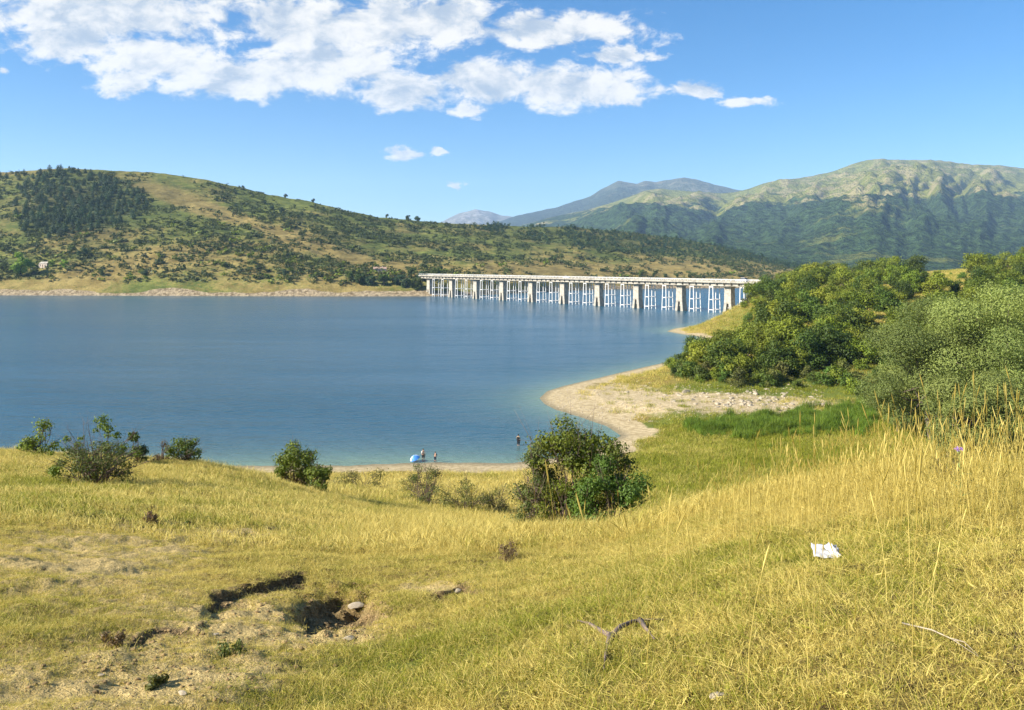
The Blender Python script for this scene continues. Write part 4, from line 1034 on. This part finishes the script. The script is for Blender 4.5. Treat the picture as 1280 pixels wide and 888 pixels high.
    stony = np.clip(blob(px, py, 930, 503, 130, 15) + 0.9 * blob(px, py, 760, 497, 90, 22), 0, 1) * (y > 100)
    keep = (sd > 2.5) & (z > 0.45 + 0.3 * fbm(x * 0.1, y * 0.1, 2)) & (r.uniform(0, 1, x.size) < 1.0 - 0.93 * stony)
    tint = green_px(px, py, x, y) + r.normal(0, 0.15, x.size)
    gn_scatter('meadow_grass', np.stack([x, y, z], 1)[keep], (r.uniform(0.7, 1.3, x.size) * (0.75 + y / 240))[keep], r.uniform(0, 6.283, keep.sum()), tint[keep], r.integers(0, 3, keep.sum()), FAR_T, 'green meadow and rough grass behind the crest')
scatter_grass()

# tall flowering grass stalks on the crest at the right
def stalk_mesh(seed):
    rr = random.Random(seed); mb = MB(); L = rr.uniform(0.6, 1.15); az = rr.uniform(0, 6.28); dx = rr.uniform(0.02, 0.3) * L
    pts = [(math.cos(az) * dx * t * t, math.sin(az) * dx * t * t, L * t - 0.02) for t in (0, .3, .6, .85, 1.0)]
    mb.tube(pts, [0.0022, 0.002, 0.0017, 0.0014, 0.001], 4)
    p = Vector(pts[-1]); q = Vector(pts[-2]); dd = (p - q).normalized()
    mb.tube([p - dd * 0.11, p - dd * 0.06, p, p + dd * 0.04], [0.001, 0.0052, 0.0045, 0.0008], 5)
    n = len(mb.V); me = mb.mesh('grass_stalk', M['grass'])
    for nm, val in (('rnd', rr.uniform(0, 1)), ('hgt', 1)): a = me.attributes.new(nm, 'FLOAT', 'POINT'); a.data.foreach_set('value', np.full(n, val, np.float32))
    return me
def scatter_stalks():
    r = np.random.default_rng(5); ST = [stalk_mesh(600 + k) for k in range(8)]
    n = 1900; px = r.normal(1090, 165, n); py = 572 + 100 * r.uniform(0, 1, n) ** 1.4 + np.abs(px - 1100) * 0.05
    keep = (px > 760) & (px < 1330); px = px[keep]; py = py[keep]
    extra = [(r.uniform(560, 720), r.uniform(640, 676)) for _ in range(150)] + [(r.uniform(600, 1280), r.uniform(690, 860)) for _ in range(70)] + [(r.uniform(0, 600), r.uniform(600, 720)) for _ in range(60)]
    P = []
    for a, b in list(zip(px, py)) + extra:
        p = hit(a, b, 3.0, 40)
        if p.y < 39 and p.y > 3.5: P.append(tuple(p))
    P = np.array(P); m = len(P)
    gn_scatter('stalk_grass', P, r.uniform(0.55, 1.15, m) * np.where(r.uniform(0, 1, m) < 0.6, 0.7, 1.0), r.uniform(0, 6.283, m), r.uniform(-0.3, 0.15, m), r.integers(0, 8, m), ST, 'tall straw coloured grass stalks along the crest')
scatter_stalks()

# reeds: dark green strip in front of the stony shore
def scatter_reeds():
    r = np.random.default_rng(15)
    def reed_tuft(seed):
        me = blades(70, 0.55, 0.9, 1.7, 0.022, 0.16, seed, bend=0.25); me.materials.clear(); me.materials.append(M['reed']); return me
    RT = [reed_tuft(700 + k) for k in range(3)]
    P = []
    for _ in range(1700):
        px = 1095 - 240 * r.beta(1.0, 1.25); top = np.interp(px, [862, 900, 960, 1020, 1085], [534, 528, 524, 516, 505]); bot = np.interp(px, [862, 900, 960, 1020, 1085], [542, 546, 544, 540, 535])
        py = r.normal((top + bot) / 2, (bot - top) * 0.3) + 3 * math.sin(px * 0.13); p = hit(px, py, 60, 300); P.append(tuple(p))
    
    P = np.array(P); m = len(P)
    hs_ = 0.5 + 0.6 * sstep(-0.5, 0.4, fbm(P[:, 0] * 0.25, P[:, 1] * 0.25, 3)) 
    gn_scatter('reeds', P, r.uniform(0.6, 1.2, m) * hs_, r.uniform(0, 6.283, m), np.zeros(m), r.integers(0, 3, m), RT, 'strip of dark green reeds before the stony shore')
scatter_reeds()

# ------------------------------------------------------------------ bushes of the near slope
def bush(name, px, py, wpx, hpx, m, seed, label, nleaf, leaf, dens=1.0, twigs=40, ncl=26, rc=(0.16, 0.28), base=0.05, elong=1.7, dmin=14, group=None, dist=None, shape='dome', twig_r=0.012):
    if dist: x = uu(px) * dist; p = Vector((x, dist, gz(x, dist)))
    else: p = hit(px, py, dmin, 120)
    Wm = wpx / FPX * p.y; Hm = hpx / FPX * p.y; R = Wm / 2
    cl = crown_clumps(Hm * base, Hm * 0.95, R, ncl, seed, rc, shape)
    t = thing(name, label, 'bush', (p.x, p.y, p.z), 0, group)
    obj('foliage', crown_mesh('foliage', cl, nleaf, leaf, m, seed, elong, 0.35), t)
    mb = MB(); rr = random.Random(seed)
    for k in range(twigs):
        c = Vector(cl[k % ncl][0]) + Vector((rr.gauss(0, .15) * R, rr.gauss(0, .15) * R, rr.gauss(0, .08) * Hm))
        b = Vector((rr.gauss(0, 0.12) * R, rr.gauss(0, 0.12) * R, -0.1)); mid = b.lerp(c, 0.5) + Vector((rr.gauss(0, .06) * R, rr.gauss(0, .06) * R, 0.1 * Hm)); tip = c + (c - mid) * rr.uniform(0.2, 0.5)
        mb.tube([b, mid, c, tip], [twig_r * 1.4, twig_r, twig_r * 0.6, twig_r * 0.25], 5)
        for j in range(3):
            e = c + Vector((rr.gauss(0, .2) * R, rr.gauss(0, .2) * R, rr.gauss(0.06, .1) * Hm)); mb.tube([mid.lerp(c, rr.uniform(.2, .9)), e], [twig_r * 0.5, twig_r * 0.2], 4)
    mb.build('branches', M['twig'], t, True); return p
bush('dog_rose_bush', 722, 0, 152, 162, 'leaf_green', 801, 'tall airy green bush behind, top one of the large clump before the lake', 15000, 0.10, dist=25.5, twigs=60, ncl=52, rc=(0.16, 0.26), base=0.08, shape='round')
bush('oak_bush', 760, 0, 125, 125, 'leaf_bright', 802, 'bright green dense bush at the right front of the large clump', 15000, 0.085, dist=23.4, twigs=30, ncl=30, rc=(0.2, 0.3))
bush('thorn_bush', 672, 0, 100, 112, 'leaf_shrub', 803, 'olive thorny bush at the left foot of the large clump', 9500, 0.07, dist=24.6, twigs=60, ncl=24, rc=(0.18, 0.3))
bush('bramble_bush', 705, 0, 90, 90, 'leaf_green', 804, 'low shaded bramble between the olive and bright bushes', 4200, 0.07, dist=24.0, twigs=40, ncl=16, rc=(0.22, 0.34))
bush('thorn_bush', 118, 606, 116, 66, 'leaf_shrub', 805, 'brown twiggy thorn bush with dull leaves at the left', 4200, 0.06, twigs=70, ncl=36, rc=(0.13, 0.24), twig_r=0.011, dmin=12)
bush('thorn_bush', 120, 604, 140, 84, 'leaf_green', 806, 'sparse green shoots rising out of the brown thorn bush', 2300, 0.08, twigs=26, ncl=40, rc=(0.05, 0.11), base=0.25, dmin=12, twig_r=0.008)
bush('small_bush', 52, 566, 48, 46, 'leaf_green', 807, 'small round green bush at the far left crest', 1500, 0.10, dist=33, twigs=24, ncl=12, rc=(0.25, 0.4))
bush('small_bush', 172, 566, 28, 50, 'leaf_dark', 808, 'narrow upright dark bush on the left crest', 1500, 0.10, dist=33, twigs=20, ncl=12, rc=(0.3, 0.45))
bush('small_bush', 228, 570, 62, 38, 'leaf_green', 809, 'low spreading bush at the right end of the left crest', 1600, 0.10, dist=35, twigs=34, ncl=14, rc=(0.2, 0.32))
bush('small_bush', 202, 568, 30, 30, 'leaf_dry', 810, 'thin leafless sprig between the two crest bushes', 220, 0.08, dist=34, twigs=20, ncl=8, rc=(0.2, 0.3))
bush('round_bush', 367, 598, 72, 64, 'leaf_green', 811, 'round green bush before the water, left of a pair', 5200, 0.12, dist=40, twigs=50, ncl=26, rc=(0.2, 0.34))
bush('round_bush', 398, 606, 44, 48, 'leaf_green', 812, 'smaller dark green bush, right of the pair before the water', 2600, 0.11, dist=38, twigs=24, ncl=14, rc=(0.25, 0.4))
bush('grey_bush', 532, 632, 60, 62, 'leaf_shrub', 813, 'grey twiggy bush below the blue parasol', 3200, 0.08, twigs=60, ncl=20, rc=(0.16, 0.28), dmin=22)
bush('grey_bush', 520, 622, 60, 42, 'leaf_olive', 814, 'olive weedy bush beside the grey twiggy one', 2400, 0.09, twigs=30, ncl=16, rc=(0.2, 0.3), dmin=22)
bush('weed_bush', 583, 640, 80, 54, 'leaf_olive', 815, 'loose straw-green weeds between grey bush and large clump', 3600, 0.08, twigs=40, ncl=18, rc=(0.16, 0.28), dmin=20)
bush('weed_bush', 622, 642, 60, 50, 'leaf_olive', 816, 'olive weeds with dry twigs left of the large clump', 2400, 0.07, twigs=60, ncl=14, rc=(0.16, 0.28), dmin=18)
bush('weed_bush', 452, 612, 80, 26, 'leaf_olive', 817, 'low olive weeds right of the pair of bushes', 2600, 0.11, twigs=24, ncl=10, rc=(0.2, 0.3), dmin=30)
bush('weed_bush', 185, 656, 26, 16, 'leaf_dry', 818, 'small dark dead weed tuft on the left slope', 500, 0.05, twigs=50, ncl=10, rc=(0.2, 0.35), dmin=8)
bush('weed_bush', 232, 657, 12, 7, 'leaf_dark', 819, 'tiny dark weed right of the dead tuft', 160, 0.04, twigs=14, ncl=5, rc=(0.3, 0.4), dmin=8)
bush('weed_bush', 1185, 596, 46, 40, 'leaf_olive', 820, 'weedy thistle clump among the tall straw at the right crest', 420, 0.045, twigs=40, ncl=12, rc=(0.15, 0.25), dmin=5, twig_r=0.004)
bush('weed_bush', 1080, 598, 60, 30, 'leaf_dark', 821, 'dark leafy weeds just behind the straw crest', 900, 0.06, twigs=20, ncl=10, rc=(0.2, 0.3), dist=15)
bush('weed_bush', 290, 818, 52, 14, 'leaf_shrub', 822, 'flat dark rosette weeds on the bare soil', 300, 0.03, twigs=6, ncl=9, rc=(0.2, 0.35), dmin=3, twig_r=0.003)
bush('weed_bush', 195, 858, 36, 14, 'leaf_olive', 823, 'small green weed on the dirt at lower left', 300, 0.03, twigs=14, ncl=7, rc=(0.25, 0.4), dmin=3, twig_r=0.003)
bush('weed_bush', 640, 700, 44, 26, 'leaf_dry', 824, 'brown dry weed on the slope right of the bare patch', 380, 0.03, twigs=30, ncl=8, rc=(0.2, 0.35), dmin=4, twig_r=0.004)
bush('weed_bush', 140, 806, 40, 16, 'leaf_dry', 825, 'flat brown weed beside the small scarp at the left', 300, 0.03, twigs=20, ncl=8, rc=(0.2, 0.35), dmin=3, twig_r=0.003)

# ------------------------------------------------------------------ stones
def rock_mesh(seed, m='stone'):
    bm = bmesh.new(); bmesh.ops.create_icosphere(bm, subdivisions=2, radius=1.0); r = np.random.default_rng(seed)
    pl = r.normal(size=(9, 3)); pl /= np.linalg.norm(pl, axis=1, keepdims=True); dd = r.uniform(0.55, 0.9, 9)
    for v in bm.verts:
        c = np.array(v.co)
        for n, d in zip(pl, dd):
            k = c @ n
            if k > d: c = c - n * (k - d)
        v.co = Vector(c * (1.1, 0.85, 0.7))
    me = bpy.data.meshes.new('rock'); bm.to_mesh(me); bm.free(); me.materials.append(M[m]); return me
ROCKS = [rock_mesh(900 + k) for k in range(6)]; PALE = [rock_mesh(920 + k, 'pale_stone') for k in range(4)]
def scatter_rocks():
    r = random.Random(12); big = []
    o = obj('boulder', ROCKS[0], None, hit(858, 491, 100, 300), 0.4, (1.0, 0.8, 1.0)); tag(o, 'largest pale boulder above the shingle below the thicket', 'boulder')
    for k in range(150):
        px = r.gauss(950, 70); py = np.interp(px, [800, 860, 950, 1030], [490, 494, 503, 508]) + r.gauss(0, 6)
        if px < 770 or px > 1035: continue
        p = hit(px, py, 100, 300); s = r.uniform(0.22, 0.62)
        o = obj('boulder', (ROCKS + PALE)[r.randrange(10)], None, p, r.uniform(0, 6.28), (s, s, s * r.uniform(.6, 1))); tag(o, 'pale boulder in the stony band between reeds and thicket', 'boulder', 'boulders of the stony band')
    V0 = np.array([v.co for v in ROCKS[1].vertices]); F0 = np.array([tuple(p.vertices) for p in ROCKS[1].polygons]); VV = []; FF = []; off = 0
    for k in range(1500):
        px = r.uniform(676, 1030); py = r.uniform(480, 528)
        if px < 780: py = r.gauss(505, 14)
        p = hit(px, py, 100, 300)
        if p.z < 0.05 or p.z > 4: continue
        a = r.uniform(0, 6.28); s = r.uniform(0.06, 0.2); R = np.array([[math.cos(a), -math.sin(a), 0], [math.sin(a), math.cos(a), 0], [0, 0, 1]])
        VV.append((V0 @ R.T) * s + tuple(p)); FF.append(F0 + off); off += len(V0)
    tag(obj('pebbles', mesh_np('pebbles', np.concatenate(VV), None, np.concatenate(FF), mats=[M['pale_stone']])), 'pale pebbles of the shingle spit', 'pebbles', kind='stuff')
scatter_rocks()
for px, py, sw, lab in [(898, 873, 22, 'flat pale stone in the turf at the bottom edge'), (1130, 612, 11, 'small pale stone in the straw below the thistle'), (445, 760, 20, 'pale flat stone lying inside the eroded hollow'),
                        (228, 868, 12, 'small white stone on the dirt at lower left'), (126, 845, 8, 'reddish brown pebble on the dirt at lower left'), (270, 794, 7, 'little white pebble below the scarp'),
                        (436, 800, 14, 'clod stone on the near rim of the hollow'), (571, 741, 14, 'pale bare clod on the slope right of the hollow')]:
    p = hit(px, py, 2.2, 30); s = sw / FPX * p.y / 2
    tag(obj('stone', PALE[px % 4], None, p + Vector((0, 0, s * 0.25)), px * 0.7, (s * 1.1, s * 0.9, s * 0.55)), lab, 'stone')

def scatter_clods():
    r = random.Random(44); me = ROCKS[2]; V0 = np.array([v.co for v in me.vertices]); F0 = np.array([tuple(p.vertices) for p in me.polygons]); VV = []; FF = []; off = 0
    for k in range(900):
        if k < 420: px, py = r.gauss(415, 55), r.gauss(768, 22)
        elif k < 600: px = r.uniform(165, 390); py = np.interp(px, [165, 240, 300, 390], [796, 782, 744, 724]) + abs(r.gauss(6, 8))
        else: px, py = r.gauss(190, 130), r.gauss(835, 35)
        if py > 886 or px < -5: continue
        p = hit(px, py, 2.4, 14); a = r.uniform(0, 6.28); sz = r.uniform(0.005, 0.02) * (1.5 if r.random() < 0.1 else 1); R = np.array([[math.cos(a), -math.sin(a), 0], [math.sin(a), math.cos(a), 0], [0, 0, 1]])
        VV.append((V0 @ R.T) * sz + tuple(p)); FF.append(F0 + off); off += len(V0)
    tag(obj('soil_crumbs', mesh_np('soil_crumbs', np.concatenate(VV), None, np.concatenate(FF), mats=[M['soil']])), 'crumbly brown soil clods in and around the eroded hollow', 'soil', kind='stuff')
scatter_clods()

# ------------------------------------------------------------------ litter, twig, thistle
def build_tissue():
    p = hit(1032, 697, 2.2, 20); w = 31 / FPX * p.y; n = 14; r = np.random.default_rng(2)
    g = np.linspace(-0.5, 0.5, n); X, Y = np.meshgrid(g, g); Z = 0.015 + 0.018 * fbm(X * 4 + 3, Y * 4, 3) + 0.02 * np.abs(X) + 0.03 * np.exp(-((X - 0.35 + Y * 0.3) / 0.07) ** 2)
    X = X * w * (1 + 0.1 * fbm(X * 3, Y * 3 + 8, 2)); Y = Y * w * 0.95 * (1 + 0.12 * fbm(X * 9 + 4, Y * 9, 2))
    me = mesh_np('paper_tissue', np.stack([X.ravel(), Y.ravel(), Z.ravel() * 1.0], 1), grid_faces(n, n), mats=[M['tissue']], smooth=True)
    o = obj('paper_tissue', me, None, p + Vector((0, 0, 0.035)), -0.25); o.rotation_euler.x = 0.22
    md = o.modifiers.new('thickness', 'SOLIDIFY'); md.thickness = 0.003
    tag(o, 'crumpled white paper tissue lying in the yellow grass', 'tissue')
build_tissue()
def twig_thing(name, strokes, label, m, rad, lift):
    """strokes: branches as photo points lying on the turf, with height above it"""
    o0 = hit(strokes[0][0][0], strokes[0][0][1], 2.2, 20); t = thing(name, label, 'branch', o0); first = True
    for st in strokes:
        P = []
        for px, py, h in st: q = hit(px, py, 2.2, 20); P.append(q + Vector((0, 0, h)) - o0)
        n = len(P); mb = MB(); mb.tube(P, [rad * (1 - 0.75 * k / (n - 1)) for k in range(n)], 7); mb.build('branch', M[m], t, True)
twig_thing('fallen_branch', [[(764, 801, .03), (750, 793, .03), (736, 784, .03), (722, 779, .02)], [(764, 801, .03), (775, 792, .045), (790, 785, .045), (806, 780, .03), (830, 778, .02)], [(764, 800, .03), (760, 812, .04), (757, 828, .03), (754, 842, .02)], [(800, 784, .05), (808, 794, .04), (818, 805, .03)]],
           'forked grey dead branch lying on the turf', 'dead_wood', 0.021, 0.05)
twig_thing('dry_stalk', [[(1128, 786, .03), (1165, 802, .06), (1190, 814, .06), (1225, 830, .03)], [(1190, 814, .06), (1205, 815, .05), (1222, 826, .03)]], 'long pale dry stalk lying across the turf at the right', 'pale_stone', 0.005, 0.03)
def build_thistle():
    p = hit(1200, 632, 3, 20); t = thing('thistle', 'purple thistle flower on a tall stem at the right crest', 'flower', p); H = (632 - 563) / FPX * p.y
    mb = MB(); mb.tube([(0, 0, -.03), (0.01, 0, H * .5), (-0.012, 0, H * 0.97)], [.004, .0035, .003], 6); mb.build('stem', M['stem_green'], t, True)
    mb = MB(); mb.tube([(-.012, 0, H * .93), (-.012, 0, H * .95), (-.012, 0, H * .975), (-.012, 0, H)], [.004, .016, .018, .012], 9); mb.build('calyx', M['stem_green'], t, True)
    r = np.random.default_rng(4); C = r.normal(size=(260, 3)) * (0.016, 0.016, 0.007) + (-.012, 0, H + .012); N = np.tile([0, 0, 1.0], (260, 1)) + r.normal(size=(260, 3))
    V, Q, rn = leaf_arrays(C, N, 0.02, 6, 4.0); obj('flower_head', mesh_np('flower_head', V, Q, mats=[M['thistle']]), t)
    for k in range(5):
        a = k * 1.9; z = H * (0.15 + 0.13 * k); mb = MB(); c, s = math.cos(a), math.sin(a)
        mb.add([(0, 0, z), (c * .05 - s * .012, s * .05 + c * .012, z + .03), (c * .11, s * .11, z + .035), (c * .05 + s * .012, s * .05 - c * .012, z + .03)], [(0, 1, 2, 3)]); mb.build('leaf', M['stem_green'], t)
build_thistle()

# ------------------------------------------------------------------ people and parasol
def skin_mesh(name, joints, edges, mat_, sub=2):
    """continuous body grown over a skeleton: joints {name: (xyz, rx, ry)}"""
    me = bpy.data.meshes.new(name); names = list(joints); me.from_pydata([joints[n][0] for n in names], [(names.index(a), names.index(b)) for a, b in edges], [])
    o = bpy.data.objects.new(name, me); col.objects.link(o)
    md = o.modifiers.new('skin', 'SKIN'); md.use_smooth_shade = True
    if not me.skin_vertices: 
        bpy.context.view_layer.objects.active = o
    sv = me.skin_vertices[0].data
    for i, n in enumerate(names): sv[i].radius = joints[n][1:3]; sv[i].use_root = (i == 0)
    ss_ = o.modifiers.new('sub', 'SUBSURF'); ss_.levels = sub; ss_.render_levels = sub
    dg = bpy.context.evaluated_depsgraph_get(); ev = o.evaluated_get(dg); out = bpy.data.meshes.new_from_object(ev)
    bpy.data.objects.remove(o); out.name = name; out.materials.clear(); out.materials.append(M[mat_]); return out
def person(loc, rz, scale, label, pose, top_m, bottom_m, long_legs=False, sleeves=True, pack=None, hat=None):
    t = thing('person', label, 'person', loc, rz, None, scale)
    J = dict(pelvis=((0, 0, .92), .13, .11), waist=((0, .01, 1.06), .125, .095), chest=((0, .015, 1.28), .155, .11), neck=((0, .01, 1.46), .055, .055), head=((0, -.015, 1.58), .075, .09), crown=((0, -.01, 1.68), .07, .085),
             hipL=((.09, 0, .88), .095, .095), hipR=((-.09, 0, .88), .095, .095), kneeL=((.10, -.02, .5), .06, .06), kneeR=((-.10, -.02, .5), .06, .06), calfL=((.105, .015, .36), .055, .06), calfR=((-.105, .015, .36), .055, .06),
             ankL=((.11, .02, .08), .036, .04), ankR=((-.11, .02, .08), .036, .04), toeL=((.12, -.15, .03), .04, .025), toeR=((-.12, -.15, .03), .04, .025),
             shL=((.18, .015, 1.40), .06, .06), shR=((-.18, .015, 1.40), .06, .06), elL=((.24, .02, 1.12), .043, .043), elR=((-.24, .02, 1.12), .043, .043), wrL=((.25, -.06, .88), .028, .03), wrR=((-.25, -.06, .88), .028, .03),
             haL=((.25, -.09, .80), .035, .02), haR=((-.25, -.09, .80), .035, .02))
    for k, v in pose.items(): J[k] = (v,) + J[k][1:]
    E = [('pelvis', 'waist'), ('waist', 'chest'), ('chest', 'neck'), ('neck', 'head'), ('head', 'crown')]
    for s in 'LR': E += [('pelvis', 'hip' + s), ('hip' + s, 'knee' + s), ('knee' + s, 'calf' + s), ('calf' + s, 'ank' + s), ('ank' + s, 'toe' + s), ('chest', 'sh' + s), ('sh' + s, 'el' + s), ('el' + s, 'wr' + s), ('wr' + s, 'ha' + s)]
    # fingers
    for s, sg in (('L', 1), ('R', -1)):
        h = Vector(J['ha' + s][0]); w = Vector(J['wr' + s][0]); d = (h - w).normalized()
        for i, (o, l) in enumerate(((-.028, .07), (-.010, .08), (.010, .075), (.027, .06))):
            a = h + Vector((0, o, 0)) + d * .03; b = a + d * l * .5; c = b + d * l * .5 + Vector((-sg * .012, 0, 0))
            J['f%s%da' % (s, i)] = (tuple(a), .009, .009); J['f%s%db' % (s, i)] = (tuple(c), .007, .007); E += [('ha' + s, 'f%s%da' % (s, i)), ('f%s%da' % (s, i), 'f%s%db' % (s, i))]
        a = h + Vector((-sg * .01, -.045, 0)) - d * .01; b = a + d * .05 + Vector((0, -.012, 0)); J['th%sa' % s] = (tuple(a), .011, .011); J['th%sb' % s] = (tuple(b), .008, .008); E += [('ha' + s, 'th%sa' % s), ('th%sa' % s, 'th%sb' % s)]
    obj('body', skin_mesh('body', J, E, 'skin'), t)
    def grow(keys, edges, k, nm, m): 
        JJ = {n: (J[n][0], J[n][1] * k + .012, J[n][2] * k + .012) for n in keys}; obj(nm, skin_mesh(nm, JJ, edges, m), t)
    keys = ['waist', 'chest', 'shL', 'shR']; ed = [('waist', 'chest'), ('chest', 'shL'), ('chest', 'shR')]
    if sleeves: keys += ['elL', 'elR']; ed += [('shL', 'elL'), ('shR', 'elR')]
    grow(keys, ed, 1.08, 'shirt', top_m)
    keys = ['pelvis', 'hipL', 'hipR', 'kneeL', 'kneeR']; ed = [('pelvis', 'hipL'), ('pelvis', 'hipR'), ('hipL', 'kneeL'), ('hipR', 'kneeR')]
    if long_legs: keys += ['ankL', 'ankR']; ed += [('kneeL', 'ankL'), ('kneeR', 'ankR')]
    grow(keys, ed, 1.1, 'trousers', bottom_m)
    hd = Vector(J['head'][0]); cr = Vector(J['crown'][0]); up = (cr - hd).normalized()
    r = np.random.default_rng(3); v = r.normal(size=(700, 3)); v /= np.linalg.norm(v, axis=1, keepdims=True); v = v[(v[:, 2] > -0.1) | ((v[:, 1] > 0.2) & (v[:, 2] > -0.6))]
    V, Q, rn = leaf_arrays(np.array(cr) - (0, -.012, .035) + v * (.082, .098, .095), v * 3, .05, 3, 2.0, .4); obj('hair', mesh_np('hair', V, Q, mats=[M['hair']]), t)
    f = lambda x, y, z: hd + Vector((x, y, z))
    mb = MB(); mb.frustum(tuple(f(0, -.098, -.02)), (.016, .02), tuple(f(0, -.088, .045)), (.008, .012)); mb.build('nose', M['skin'], t)
    for sg in (-1, 1):
        mb = MB(); mb.tube([f(sg * .03, -.082, .045), f(sg * .03, -.092, .045)], .011, 8); mb.build('eye', M['cloth_black'], t)
        mb = MB(); mb.tube([f(sg * .074, 0, .0), f(sg * .092, .012, .03)], [.018, .024], 7); mb.build('ear', M['skin'], t)
    mb = MB(); mb.box(tuple(f(0, -.084, -.045)), (.022, .008, .006)); mb.build('mouth', M['roof_tile'], t)
    if pack:
        mb = MB(); mb.frustum((0, .19, .98), (.13, .07), (0, .2, 1.42), (.12, .08)); mb.build('backpack', M[pack], t)
    return t
def beach(px, py, dz=0.0):
    d = (EYE - 0.0) * FPX / (py - HY); x = uu(px) * d; return Vector((x, d, gz(x, d) + dz))
person(beach(529, 577.2), 0.5, 1.0, 'person in pale shirt and black shorts standing behind the blue parasol', dict(wrR=(-.2, -.16, 1.0), haR=(-.16, -.2, .98), kneeL=(.12, -.06, .5)), 'shirt_white', 'cloth_black')
person(beach(544, 578.5), 3.0, 0.82, 'small person in navy clothes standing at the water edge, bending slightly', dict(chest=((0, -.06, 1.26)), neck=((0, -.12, 1.43)), head=((0, -.17, 1.53)), crown=((0, -.2, 1.62)), shL=((.18, -.06, 1.37)), shR=((-.18, -.06, 1.37)), elL=((.22, -.16, 1.12)), elR=((-.22, -.16, 1.12)), wrL=((.18, -.3, .95)), wrR=((-.18, -.3, .95)), haL=((.17, -.34, .9)), haR=((-.17, -.34, .9))), 'cloth_navy', 'cloth_navy', True)
_p = W(648, 557); 
person(Vector((_p[0], _p[1], -0.34)), 2.7, 1.12, 'person in dark and tan clothes wading shin-deep in the lake', dict(elL=(.30, -.08, 1.15), wrL=(.22, -.26, 1.05), haL=(.2, -.32, 1.03)), 'cloth_tan', 'cloth_black', True, pack='cloth_black')

def parasol(px, py):
    b = beach(px, py); t = thing('parasol', 'blue beach parasol tilted low over the shore', 'parasol', b); t.rotation_euler = (0.25, -0.35, 0)
    mb = MB(); mb.tube([(0, 0, -.3), (0, 0, 1.0)], .02, 8); mb.build('pole', M['white_steel'], t)
    n = 8; R = 0.68; rings = [(0, 0.98), (.26, .92), (.5, .77), (R, .54)]
    for k in range(n):
        a0, a1 = 2 * math.pi * k / n, 2 * math.pi * (k + 1) / n; mb = MB(); V = []; sub = 4
        for rr, z in rings:
            for j in range(sub + 1):
                a = a0 + (a1 - a0) * j / sub; sag = -0.04 * rr * math.sin(math.pi * j / sub); V.append((rr * math.cos(a), rr * math.sin(a), z + sag))
        F = [(i * (sub + 1) + j, i * (sub + 1) + j + 1, (i + 1) * (sub + 1) + j + 1, (i + 1) * (sub + 1) + j) for i in range(3) for j in range(sub)]
        mb.add(V, F); mb.build('canopy_panel', M['umbrella_blue' if k % 4 else 'umbrella_pale'], t, True)
    mb = MB(); mb.tube([(0, 0, 1.0), (0, 0, 1.1)], [.025, .008], 6); mb.build('finial', M['white_steel'], t)
parasol(520.5, 577.0)
